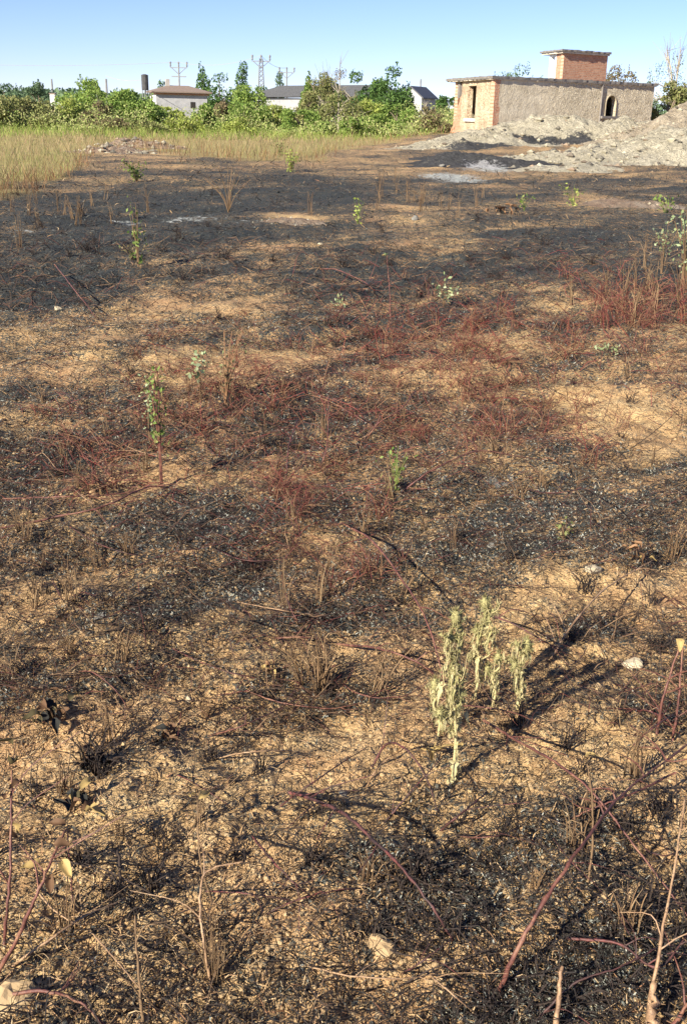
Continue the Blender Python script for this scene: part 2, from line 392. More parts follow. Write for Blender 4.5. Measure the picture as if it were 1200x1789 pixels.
BURNT_SHADE = [(150, 600, 220, 22, .14), (450, 575, 160, 14, .14), (900, 640, 200, 22, .10), (200, 400, 200, 40, .25), (500, 340, 200, 14, .3), (680, 500, 120, 20, .25), (1000, 420, 160, 30, .15), (130, 490, 120, 25, .3), (1090, 480, 120, 16, .2), (900, 880, 110, 30, .3),  # burnt patches, plus shadow streaks painted into the soil of the lower field
         (330, 900, 180, 24, .3), (100, 790, 100, 30, .25), (430, 810, 100, 10, .35), (160, 1000, 120, 40, .2), (1080, 1110, 110, 30, .4), (1080, 1220, 120, 30, .4), (930, 1400, 80, 30, .2),
         (250, 1560, 140, 25, .25), (150, 1680, 120, 40, .2), (480, 1730, 150, 30, .1), (690, 930, 70, 20, .4), (600, 1090, 100, 20, .35), (640, 1230, 60, 20, .4), (650, 1500, 100, 20, .35), (300, 1190, 160, 18, .2), (860, 960, 100, 14, .25)]
ASHY = [(240, 392, 60, 6, .7), (330, 382, 60, 5, .4), (850, 290, 60, 10, .9), (790, 312, 60, 8, .8), (60, 405, 60, 12, .4), (1000, 470, 120, 12, .25), (880, 840, 60, 20, .35), (400, 1040, 120, 30, .2), (200, 1320, 60, 20, .1), (930, 1480, 120, 80, .30), (540, 1680, 120, 70, .28), (1100, 1640, 90, 90, .28), (1000, 1720, 150, 60, .3), (340, 1700, 60, 50, .25), (780, 1420, 100, 50, .25), (200, 780, 120, 40, .2), (1000, 840, 120, 40, .2), (480, 385, 100, 10, .2)]
GB = [(-300, 345), (0, 330), (100, 303), (160, 272), (260, 262), (300, 272), (450, 279), (560, 274), (640, 256), (720, 238), (790, 231), (900, 225), (1500, 225)]
def veg_boundary():
    a = []; r = []
    for px, py in GB:
        g = gp(px, py); a.append(math.atan2(g.x, g.y)); r.append(math.hypot(g.x, g.y))
    return np.array(a), np.array(r)
VA, VR = veg_boundary()
def vegmask(x, y):
    r = np.hypot(x, y); a = np.arctan2(x, y); b = np.interp(a, VA, VR)
    return sst(-.12, .12, np.log(np.maximum(r, .1)/b)+.18*fbm(x/2.5, y/2.5, 77, 3))
def charmask(x, y):
    r = np.hypot(x, y); u = x*.77+y*.64; v = -x*.64+y*.77
    base = .36+.22*sst(1.9, 3.6, r)+.10*sst(6.0, 9.0, r)+.20*sst(8.5, 11, r)*(1-sst(26, 32, r))-.10*sst(30, 45, r)
    c = base-.03+.62*fbm(u/1.1, v/.55, 41, 3)*(1-.35*sst(8, 14, r))+.30*fbm(u/.32, v/.16, 43, 2)*(1-sst(9, 18, r))+.28*fbm(x/3.5, y/1.8, 47, 3)*sst(6, 11, r)
    return c+patches(SANDY, x, y)+.8*patches(BURNT_SHADE, x, y)
ang = np.concatenate([np.linspace(-180, -34, 22)[:-1], np.arange(-34, 34, .095), np.linspace(34, 180, 22)[:-1]])
dep = np.concatenate([[80, 77, 74, 71, 68, 65, 62, 59], np.arange(57, 4, -.075), np.arange(4, .6, -.05), [.55, .5, .45, .4, .35, .3, .25, .2, .15, .1, .06, .03]])
rr = CAM_H/np.tan(np.radians(dep))
A_, R_ = np.meshgrid(np.radians(ang), rr)
gx = (R_*np.sin(A_)).ravel(); gy = (R_*np.cos(A_)).ravel()
gz = H(gx, gy)
nr, na = A_.shape
b = MB()
V = np.stack([gx, gy, gz], 1)
i0 = (np.arange(nr-1)[:, None]*na+np.arange(na)[None]).ravel(); jn = (np.arange(nr-1)[:, None]*na+((np.arange(na)+1) % na)[None]).ravel()
b.add(np.concatenate([V, [[0, 0, 0.0]]]), np.stack([i0, jn, jn+na, i0+na], 1))
b.f.append(np.stack([np.full(na, nr*na), (np.arange(na)+1) % na, np.arange(na)], 1))
ground = b.build('ground', M['ground'], smooth=True); tag(ground, kind='structure')
ground.data.validate()
def setattr_(o, name, val):
    at = o.data.attributes.new(name, 'FLOAT', 'POINT'); at.data.foreach_set('value', np.asarray(val, np.float32))
setattr_(ground, 'char', np.concatenate([charmask(gx, gy)*1.0, [.5]]))
setattr_(ground, 'veg', np.concatenate([vegmask(gx, gy), [0]]))
setattr_(ground, 'ash', np.concatenate([patches(ASHY, gx, gy)*.95+.10*sst(.45, .8, charmask(gx, gy))*(1+fbm(gx/.8, gy/.5, 61, 3)*1.5), [0]]))

# ------------------------------------------------------------------ earth and rubble heaps
def heap(name, label, cat, peaks, m, res=.12, rough=.16, char=0.1, charlow=.6, ash=[], dark=[], lim=2.4, seed=0, clods=0):
    cx = sum(p[0] for p in peaks)/len(peaks); cy = sum(p[1] for p in peaks)/len(peaks)
    x0 = min(p[0]-lim*p[3] for p in peaks); x1 = max(p[0]+lim*p[3] for p in peaks)
    y0 = min(p[1]-lim*p[4] for p in peaks); y1 = max(p[1]+lim*p[4] for p in peaks)
    xs = np.arange(x0, x1, res); ys = np.arange(y0, y1, res); X, Y = np.meshgrid(xs, ys); x = X.ravel(); y = Y.ravel()
    g = H(x, y); h = np.zeros_like(x)
    for (px, py, pz, sx, sy) in peaks:
        hz = pz-Hs(px, py); wx = x+.35*sx*fbm(x/1.3, y/1.3, seed+60, 2); wy = y+.35*sy*fbm(x/1.3, y/1.3, seed+64, 2)
        e = hz*np.exp(-(((wx-px)/sx)**2+((wy-py)/sy)**2)); h = np.maximum(h, e)+.25*np.minimum(h, e)
    hm = h.max(); th = min(.06, .15*hm); edge = sst(.0, min(.25, .6*hm), h)
    z = g+h+edge*rough*(fbm(x/.9, y/.7, seed+70, 4)*1.5+1.1*np.abs(fbm(x/.35, y/.35, seed+75, 3))+.5*fbm(x/.2, y/.2, seed+77, 2))-th*1.35
    b = MB(); nx = len(xs); ny = len(ys)
    i = (np.arange(ny-1)[:, None]*nx+np.arange(nx-1)[None]).ravel()
    hh = (h > th); keep = hh[i] | hh[i+1] | hh[i+nx] | hh[i+nx+1]; i = i[keep]
    used = np.zeros(nx*ny, bool)
    for k in (0, 1, nx, nx+1): used[i+k] = True
    idx = np.cumsum(used)-1
    P = np.stack([x-cx, y-cy, z], 1)[used]
    b.add(P, np.stack([idx[i], idx[i+1], idx[i+nx+1], idx[i+nx]], 1))
    o = b.build(name, m, loc=(cx, cy, 0), smooth=True)
    hu = h[used]; cc = char+charlow*(1-sst(th, min(.40, .8*hm), hu))+.35*fbm(x[used]/1.4, y[used]/1.0, seed+80, 3)
    for q in dark: cc = cc+q[5]*np.exp(-(((x[used]-q[0])/q[3])**2+((y[used]-q[1])/q[4])**2))
    setattr_(o, 'char', cc); setattr_(o, 'ash', patches(ash, x[used], y[used]) if ash else np.zeros(len(hu)))
    tag(o, label, cat)
    return o
def pg(px, py, hg, sx, sy): p = gp(px, py); return (p.x, p.y, p.z+hg, sx, sy)
def pk(px, py, Y, sx, sy): p = pt(px, py, Y); return (p.x, p.y, p.z, sx, sy)
heap('rubble_heap', 'long pale grey rubble heap against the front wall of the ruined brick house', 'rubble heap',
     [pk(930, 208, 55, 2.6, 2.2), pk(985, 212, 54, 2.2, 2.4), pk(1080, 216, 55, 2.6, 2.4), pk(1160, 214, 56, 3, 2.4), pk(860, 232, 51, 2.4, 2.4), pk(780, 246, 48, 2.2, 2.0)], M['rubble'], .11, .20, -.14, .35, seed=1, dark=[pk(960, 244, 50.5, 2.4, 1.1)+(1.0,), pk(1030, 248, 51, 1.6, 1.0)+(.9,), pk(860, 256, 47, 2.4, 1.2)+(.8,), pk(1120, 236, 52, .9, .7)+(.5,)])
heap('soil_heap', 'tall brown soil heap cut by the right edge, right of the ruined house', 'soil heap',
     [pk(1240, 162, 50, 2.8, 2.6), pk(1205, 192, 46, 2.4, 2.0)], M['soilheap'], .10, .14, -.1, .1, seed=2)
heap('rubble_heap', 'low pale earth tongue at right, in front of the long rubble heap', 'rubble heap',
     [pk(1130, 242, 42, 2.6, 3.0), pk(1205, 232, 41, 2.6, 3.2), pk(1040, 262, 39, 2.4, 2.2), pk(985, 283, 33.5, 1.6, 1.4)], M['rubble'], .09, .14, -.16, .30, seed=3, dark=[pk(1010, 262, 40, 1.6, .9)+(.9,), pk(1120, 262, 39, .7, .5)+(.4,)])
heap('ash_heap', 'charred black heap streaked with white ash left of the pale earth tongue', 'ash heap',
     [pk(815, 268, 38, 1.5, 1.8), pk(880, 278, 35.5, 1.5, 1.6), pk(770, 280, 34.5, 1.0, 1.2)], M['rubble'], .08, .12, .75, .2, ash=[(850, 297, 40, 9, .9), (800, 308, 50, 6, .9), (860, 280, 20, 5, .6)], seed=4)
heap('soil_heap', 'small reddish heap of soil at the dry grass edge on the left', 'soil heap',
     [pk(225, 244, 47, 1.0, 1.4), pk(195, 258, 40, 1.3, 1.8), pk(265, 248, 45, 1.1, 1.0)], M['redheap'], .07, .12, -.25, .25, seed=5)
heap('soil_heap', 'flat pale clod of sandy soil on the black ground in the middle', 'soil heap',
     [pg(495, 386, .07, .28, .24), pg(530, 387, .06, .24, .22)], M['redheap'], .025, .03, -.3, .1, seed=6, lim=2.2)
heap('soil_heap', 'low tan bank at the right end of the black field', 'soil heap',
     [pg(1075, 356, .10, .6, .35), pg(1130, 359, .08, .5, .35)], M['redheap'], .04, .04, -.2, .3, seed=8, lim=2.2)

HEAPS = [o for o in bpy.data.objects if o.name.startswith(('rubble_heap', 'soil_heap'))]
b = MB(); ico = np.array([(0, 0, 1), (.89, 0, .2), (.28, .85, .3), (-.72, .53, .1), (-.72, -.53, .3), (.28, -.85, .2), (0, 0, -1)])
F = np.array([(0, 1, 2), (0, 2, 3), (0, 3, 4), (0, 4, 5), (0, 5, 1), (6, 2, 1), (6, 3, 2), (6, 4, 3), (6, 5, 4), (6, 1, 5)])
for o in HEAPS:
    co = np.empty(len(o.data.vertices)*3, np.float32); o.data.vertices.foreach_get('co', co); co = co.reshape(-1, 3)+np.array(o.location)
    n_ = int(min(900, len(co)*.05)); P = co[rs.randint(0, len(co), n_)]+rs.normal(size=(n_, 3))*[.05, .05, 0]; big = co[:, 1].mean() > 25
    S = (rs.uniform(.25, 1, n_)**4*(.17 if big else .03)+(.025 if big else .006))[:, None, None]*rs.uniform(.6, 1.35, (n_, 7, 1))
    v = ico[None]*S*np.array([1, 1, .65])+P[:, None]; b.add(v.reshape(-1, 3), (F[None]+7*np.arange(n_)[:, None, None]).reshape(-1, 3))
tag(b.build('rubble_chunks', varmat('rubble_chunk', [(.22, .19, .14), (.36, .33, .245), (.42, .39, .29), (.12, .11, .09), (.34, .25, .17)], .95)), 'loose clods and rubble chunks lying on the heaps', 'rubble', kind='stuff')

# ------------------------------------------------------------------ ruined brick house
def frame_obj(root, o, org, dirv):                    # place a wall built in local x (along), z (up)
    o.location = org; o.rotation_euler = (0, 0, math.atan2(dirv.y, dirv.x)); return o
house = empty('ruined_house', (0, 0, 0))
tag(house, 'ruined flat roofed brick house with grey cement front behind the rubble heap', 'house')
pc = pt(865, 137, 61); ZT = pc.z; ZB = ZT-3.3; P0 = Vector((pc.x, pc.y, 0))
pr = pt(1143, 150, 68.6); P1 = Vector((pr.x, pr.y, 0)); pl = pt(795, 150, 67.2); P2 = Vector((pl.x, pl.y, 0))
HH = ZT-ZB
house.location = (P0.x, P0.y, ZB)
df = (P1-P0).normalized(); Lf = (P1-P0).length; dl = (P2-P0).normalized(); Ll = (P2-P0).length
def along(o_, d_, px):                                # distance along a wall to where a pixel column meets it
    r = ray(px, 170); a = Matrix(((d_.x, -r.x), (d_.y, -r.y))); s = a.inverted() @ Vector((-o_.x, -o_.y)); return s[0]
def zat(px, py, o_, d_):
    s = along(o_, d_, px); q = o_+d_*s; return pt(px, py, q.y).z-ZB
T = .30
def wall(name, m, org, d, L, opens, z1, side=1, top=None):   # local y>0 is inside when side=1
    b = MB(); x = 0.0; y0, y1 = (0, T) if side > 0 else (-T, 0)
    for (a, c, z0, zt, arch) in opens:
        b.box(x, a, y0, y1, 0, z1); b.box(a, c, y0, y1, 0, z0)
        n = 8; rad = (c-a)/2
        if arch:
            arc = [((a+c)/2-rad*math.cos(PI*k/n), zt-rad+rad*math.sin(PI*k/n)) for k in range(n+1)]
        else: arc = [(a, zt), (c, zt)]
        b.prism(arc+[(c, z1), (a, z1)], y0, y1); x = c
    b.box(x, L, y0, y1, 0, z1)
    o = b.build(name, m, house); o.location = Vector((org.x, org.y, ZB))-house.location
    o.rotation_euler = (0, 0, math.atan2(d.y, d.x)); return o
# front wall, arched window
wa, wb = along(P0, df, 1059), along(P0, df, 1076); wz0, wz1 = zat(1068, 203, P0, df), zat(1068, 167, P0, df)
fw = wall('front_wall', M['front'], P0, df, Lf, [(wa, wb, wz0, wz1, True)], HH, 1)
b = MB(); n = 10; ra = (wb-wa)/2; cx = (wa+wb)/2                    # raised surround and reveal of the window
win = empty('window', (0, 0, 0)); win.parent = house; win.location = fw.location; win.rotation_euler = fw.rotation_euler
for k in range(n):
    t0, t1 = PI*k/n, PI*(k+1)/n
    b.prism([(cx-ra*math.cos(t0), wz1-ra+ra*math.sin(t0)), (cx-ra*math.cos(t1), wz1-ra+ra*math.sin(t1)),
             (cx-(ra+.05)*math.cos(t1), wz1-ra+(ra+.05)*math.sin(t1)), (cx-(ra+.05)*math.cos(t0), wz1-ra+(ra+.05)*math.sin(t0))], -.05, .003)
b.box(wa-.05, wa, -.05, .003, wz0, wz1-ra); b.box(wb, wb+.05, -.05, .003, wz0, wz1-ra)
b.build('frame', plain('worn_render', (.30, .25, .17), (.46, .40, .28), 6), win)
MB().box(wa-.45, wb+.25, -.22, .003, wz0-.14, wz0).build('sill', M['slab'], win)
b = MB(); b.box(wa-.42, wa-.32, -.06, .003, wz0, wz1-.2); b.box(wa-.50, wa-.44, -.10, .003, .3, HH-.05)
b.build('pilaster', M['slab'], fw)
# side wall with tall opening, broken far end
sa, sb_ = along(P0, dl, 831), along(P0, dl, 817); sz0, sz1 = zat(824, 207, P0, dl), zat(824, 150, P0, dl)
sw = wall('side_wall', M['side'], P0+dl*.30, dl, along(P0, dl, 806)-.30, [(sa-.30, sb_-.30, sz0, sz1, False)], HH, -1)
MB().box(sa-.30-.08, sb_-.30+.2, -.003, .12, sz0-.16, sz0).build('sill', M['white'], sw)
bb = MB(); s0 = along(P0, dl, 806)-.303
q = [(s0, 0), (s0+2.0, 0), (s0+1.75, .35), (s0+1.6, .6), (s0+1.2, .8), (s0+1.1, 1.2), (s0+.7, 1.5), (s0+.6, 1.9), (s0+.35, 2.1), (s0+.3, 2.35), (s0, 2.5)]
bb.prism(q[::-1], -T+.004, -.004); bb.build('broken_wall', M['brick'], sw)
bb = MB(); bb.box(s0+.45, s0+.75, -T, 0, HH-.95, HH-.15); bb.box(s0+.35, s0+.9, -T, 0, HH-.15, HH); bb.build('broken_pier', M['slab'], sw)
# rear walls
PB = P1+(P2-P0)
rb = MB(); rb.box(0, Lf, -T, 0, 0, HH); o = rb.build('rear_wall', M['front'], house); o.location = Vector((P2.x, P2.y, ZB))-house.location+Vector((dl.x, dl.y, 0))*.0; o.rotation_euler = fw.rotation_euler
rb = MB(); rb.box(.31, Ll-.31, 0, T, 0, HH); o = rb.build('end_wall', M['front'], house); o.location = Vector((P1.x, P1.y, ZB))-house.location; o.rotation_euler = sw.rotation_euler
# roof slab with overhangs, and a light screed band under its edge
def slab(name, m, o_, a0, a1, c0, c1, z0, z1, parent, loc):
    K = [o_+df*a0+dl*c0, o_+df*a1+dl*c0, o_+df*a1+dl*c1, o_+df*a0+dl*c1]; P = []
    for i in range(4):
        A, B = K[i], K[(i+1) % 4]; m_ = max(2, int((B-A).length/.22))
        for k in range(m_):
            j = 0 if k == 0 else 1; P.append(A.lerp(B, k/m_)+Vector((rnd.gauss(0, .016)*j, rnd.gauss(0, .016)*j, 0)))
    n = len(P); jz = [rnd.gauss(0, .012) for _ in P]
    v = [(p.x-loc.x, p.y-loc.y, z0-loc.z) for p in P]+[(p.x-loc.x, p.y-loc.y, z1-loc.z+q) for p, q in zip(P, jz)]
    v += [(sum(q[0] for q in v[:n])/n, sum(q[1] for q in v[:n])/n, z0-loc.z), (sum(q[0] for q in v[:n])/n, sum(q[1] for q in v[:n])/n, z1-loc.z)]
    b = MB(); b.add(v, [(i, (i+1) % n, n+(i+1) % n, n+i) for i in range(n)]); b.f.append(np.array([(2*n, (i+1) % n, i) for i in range(n)])); b.f.append(np.array([(2*n+1, n+i, n+(i+1) % n) for i in range(n)]))
    return b.build(name, m, parent)
HL = house.location.copy()
rf = slab('roof', M['slab'], P0, -.28, Lf+.25, -.12, Ll+1.1, ZT, ZT+.13, house, HL)
slab('ceiling', M['paleconc'], P0, -.22, Lf+.2, -.07, Ll+1.0, ZT-.055+.055-.05, ZT-.003, rf, HL).location = (0, 0, 0)
b = MB()
for k in range(0):
    s = rnd.uniform(-.2, Lf); a = rnd.uniform(.02, .08); q = df*s+dl*(-.2+rnd.uniform(0, .06))
    b.box(q.x-a*2, q.x+a*2, q.y-a, q.y+a, ZT+.12-HL.z, ZT+.13+a*.7-HL.z)
# brick stair head on the roof
sA = along(P0, df, 985); off = .5; Q0 = P0+df*sA+dl*off; sB = along(Q0, df, 1054)
zt = pt(985, 93, Q0.y).z; z0 = ZT+.134
def rel(p, z=0): return Vector((p.x, p.y, z))-HL
sh = empty('stair_head', (0, 0, 0)); sh.parent = house
def hwall(name, m, org, d, L, z0, z1, side, parent, T=.22):
    b = MB(); b.box(0, L, *((0, T) if side > 0 else (-T, 0)), 0, z1-z0); o = b.build(name, m, parent)
    o.location = rel(org, z0); o.rotation_euler = (0, 0, math.atan2(d.y, d.x)); return o
hwall('brick_wall', M['brick'], Q0, df, sB, z0, zt, 1, sh)
hwall('brick_wall', M['brick'], Q0+dl*.224, dl, .75, z0, zt, -1, sh)
hwall('brick_wall', M['brick'], Q0+df*sB+dl*.224, dl, .55, z0, zt, 1, sh)
hwall('post', M['white'], Q0+dl*.98, dl, .16, z0, zt, -1, sh)
hwall('post', M['white'], Q0+dl*1.75, dl, .20, z0, zt, -1, sh)
hwall('lintel', M['white'], Q0+dl*1.142, dl, .60, zt-.14, zt, -1, sh)
slab('roof_slab', M['slab'], Q0, -.30, sB+.15, -.2, 2.9, zt+.10, zt+.20, sh, HL)
slab('beam', M['paleconc'], Q0, -.22, sB+.08, -.12, 2.75, zt+.003, zt+.097, sh, HL)

# ------------------------------------------------------------------ far houses and sheds
def gable(root, w_, d_, h, rh, mw, mr, over=.3, hip=False):
    MB().box(-w_/2, w_/2, -d_/2, d_/2, 0, h).build('wall', mw, root)
    b = MB(); a = w_/2+over; c = d_/2+over
    if hip:
        b.add([(-a, -c, h), (a, -c, h), (a, c, h), (-a, c, h), (-a*.35, 0, h+rh), (a*.35, 0, h+rh), (-a, -c, h+.12), (a, -c, h+.12), (a, c, h+.12), (-a, c, h+.12)],
              [(0, 1, 7, 6), (1, 2, 8, 7), (2, 3, 9, 8), (3, 0, 6, 9), (6, 7, 5, 4), (8, 9, 4, 5)])
        b.f.append(np.array([(7, 8, 5), (9, 6, 4), ])); b.f.append(np.array([(3, 2, 1, 0)]))
    else:                                             # ridge runs along local y, gable faces the front
        b.add([(-a, -c, h-.1), (0, -c, h+rh), (a, -c, h-.1), (a, c, h-.1), (0, c, h+rh), (-a, c, h-.1),
               (-a, -c, h+.02), (0, -c, h+rh+.12), (a, -c, h+.02), (a, c, h+.02), (0, c, h+rh+.12), (-a, c, h+.02)],
              [(0, 1, 7, 6), (1, 2, 8, 7), (2, 3, 9, 8), (3, 4, 10, 9), (4, 5, 11, 10), (5, 0, 6, 11), (6, 7, 10, 11), (7, 8, 9, 10), (0, 5, 4, 1), (1, 4, 3, 2)])
        g = MB(); g.prism([(-w_/2, h-.02), (w_/2, h-.02), (0, h+rh-.05)], -d_/2+.003, d_/2-.003); g.build('gable', mw, root)
    return b.build('roof', mr, root)
def stand(px, Y): g = pt(px, 195, Y); return Vector((g.x, g.y, 0))
s = empty('garden_house', stand(313, 118)+Vector((0, 0, -.2)), math.radians(20))
tag(s, 'small white house with brown hipped tile roof behind the bushes on the left', 'house')
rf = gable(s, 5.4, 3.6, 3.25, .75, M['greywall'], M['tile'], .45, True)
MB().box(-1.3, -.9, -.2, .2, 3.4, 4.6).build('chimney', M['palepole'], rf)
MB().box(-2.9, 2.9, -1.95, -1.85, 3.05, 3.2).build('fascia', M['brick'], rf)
MB().box(-2.703, -2.70+.001, -1.8, 1.8, .2, 3.2).build('sunlit_side', M['white'], s)  # left face coloured white as sunlit, against the grey shaded front
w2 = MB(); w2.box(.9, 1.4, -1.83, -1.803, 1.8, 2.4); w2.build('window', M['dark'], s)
s = empty('water_tank', stand(256, 110))
tag(s, 'dark upright tank on a stand left of the white house roof', 'tank')
b = MB(); b.tube([(0, 0, 3.15), (0, 0, 3.2), (0, 0, 4.55), (0, 0, 4.62)], [.2, .34, .34, .1], 12); b.build('tank_body', M['tank'], s, smooth=False)
b = MB()
for a in range(4): b.tube([(.28*math.cos(a*PI/2), .28*math.sin(a*PI/2), -.1), (.28*math.cos(a*PI/2), .28*math.sin(a*PI/2), 3.2)], .045, 5)
b.build('stand_frame', M['pole'], s)
s = empty('barn', stand(512, 125), math.radians(-6))
tag(s, 'long low barn with dark sheet roof and white wall behind the middle bushes', 'barn')
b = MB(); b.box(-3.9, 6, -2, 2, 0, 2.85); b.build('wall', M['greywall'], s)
MB().box(-3.7, -1.0, -2.10, -2.04, .3, 1.75).build('door', M['white'], s)
b = MB(); b.prism([(-4.3, 2.86), (9, 3.2), (9, 4.35), (-1.0, 4.1), (-4.3, 3.15)], -2.4, 2.4); b.build('roof', M['darkroof'], s)
b = MB(); b.box(-3.6, -1.2, -2.03, -2.003, 1.9, 2.6); b.build('window', M['greywall'], s)
s = empty('shed', stand(640, 128), math.radians(5))
tag(s, 'dark roofed shed mostly hidden behind the tree right of the bare bush', 'shed')
gable(s, 7.5, 5, 3.6, .8, M['greywall'], M['darkroof'], .3, True)
s = empty('shed', stand(729, 112), math.radians(-24))
tag(s, 'grey gabled shed with dark roof edge left of the ruined brick house', 'shed')
gable(s, 2.3, 4.0, 3.0, .95, M['greywall'], M['darkroof'], .22)
MB().box(-.65, .35, -2.03, -2.003, .9, 2.3).build('door', M['tank'], s)
s = empty('garden_wall', stand(95, 118)); tag(s, 'short white gatepost and wall end showing between bushes at far left', 'wall')
MB().box(-.25, .25, -.25, .25, 0, 2.7).build('post', M['white'], s); MB().box(.252, 1.6, -.1, .1, 0, 1.9).build('panel', M['greywall'], s)
MB().box(-.32, .32, -.32, .32, 2.702, 2.8).build('cap', M['tile'], s)

# ------------------------------------------------------------------ poles and wires
def utility(px, ytop, Y, label, kind, ins=True):
    p = pt(px, ytop, Y); g = empty('utility_pole', (p.x, p.y, -.2)); h = p.z+.2
    tag(g, label, 'utility pole')
    if kind == 'lattice':
        b = MB(); q = .38
        for sx in (-1, 1):
            for sy in (-1, 1): b.tube([(sx*q*1.5, sy*q*1.5, 0), (sx*q*.55, sy*q*.55, h-.6)], .055, 4)
        for k in range(14):
            z = k*(h-.8)/14; z2 = (k+1)*(h-.8)/14; a = q*(1.5-.95*z/h); a2 = q*(1.5-.95*z2/h)
            for sy in (-1, 1):
                b.tube([(-a, sy*a, z), (a2, sy*a2, z2)], .035, 4); b.tube([(a, sy*a, z), (-a2, sy*a2, z2)], .035, 4)
        b.build('lattice_mast', M['pole'], g)
    else: MB().tube([(0, 0, 0), (0, 0, h-.5)], [.17, .11], 7).build('mast', M['pole'], g)
    if kind != 'plain':
        b = MB(); b.box(-1.3, 1.3, -.05, .05, h-1.03, h-.91)
        b.tube([(0, 0, h-1.9), (-1.1, 0, h-.98)], .05, 4); b.tube([(0, 0, h-1.9), (1.1, 0, h-.98)], .05, 4)
        if kind == 'double': b.box(-1.1, 1.1, -.07, .07, h-2.3, h-2.15)
        b.build('crossarm', M['pole'], g)
        for x in (-1.25, 0, 1.25):
            b = MB(); b.tube([(x, 0, h-.897 if x else h-.897), (x, 0, h-.7), (x, 0, h-.6), (x, 0, h-.25), (x, 0, h-.1)], [.05, .16, .10, .17, .05], 7); b.build('insulator', M['pole'], g)
    return Vector((p.x, p.y, p.z-.2))
t1 = utility(312, 106, 170, 'grey utility pole with double crossarms behind the small white house', 'double')
t2 = utility(456, 94, 160, 'tall lattice mast with three insulators rising right of the cypress', 'lattice')
t3 = utility(501, 116, 190, 'thinner pole with one crossarm right of the tall lattice mast', 'single')
t4 = utility(90, 131, 150, 'plain thin pole between the two round trees at far left', 'plain')
t5 = utility(185, 129, 120, 'plain thin pole rising above the big green bush on the left', 'plain')
t6 = utility(1122-387, 131, 150, 'plain thin pole just behind the grey gabled shed', 'plain')
def wire(a, c, sag, label):
    P = [a.lerp(c, k/14)+Vector((0, 0, -sag*4*(k/14)*(1-k/14))) for k in range(15)]
    b = MB(); b.tube([p-a for p in P], .022, 4, False); o = b.build('power_line', M['palepole'], loc=a); tag(o, label, 'power line', 'power lines between the poles')
wire(pt(-260, 100, 175), t1, .8, 'thin wire running left from the double crossarm pole across the sky')
wire(t1, t2, .8, 'thin wire between the double crossarm pole and the lattice mast')
wire(t2, t3, .6, 'thin wire between the lattice mast and the thinner pole beside it')
wire(t5, pt(256, 138, 112), .3, 'short sagging wire from the plain pole to the dark tank')

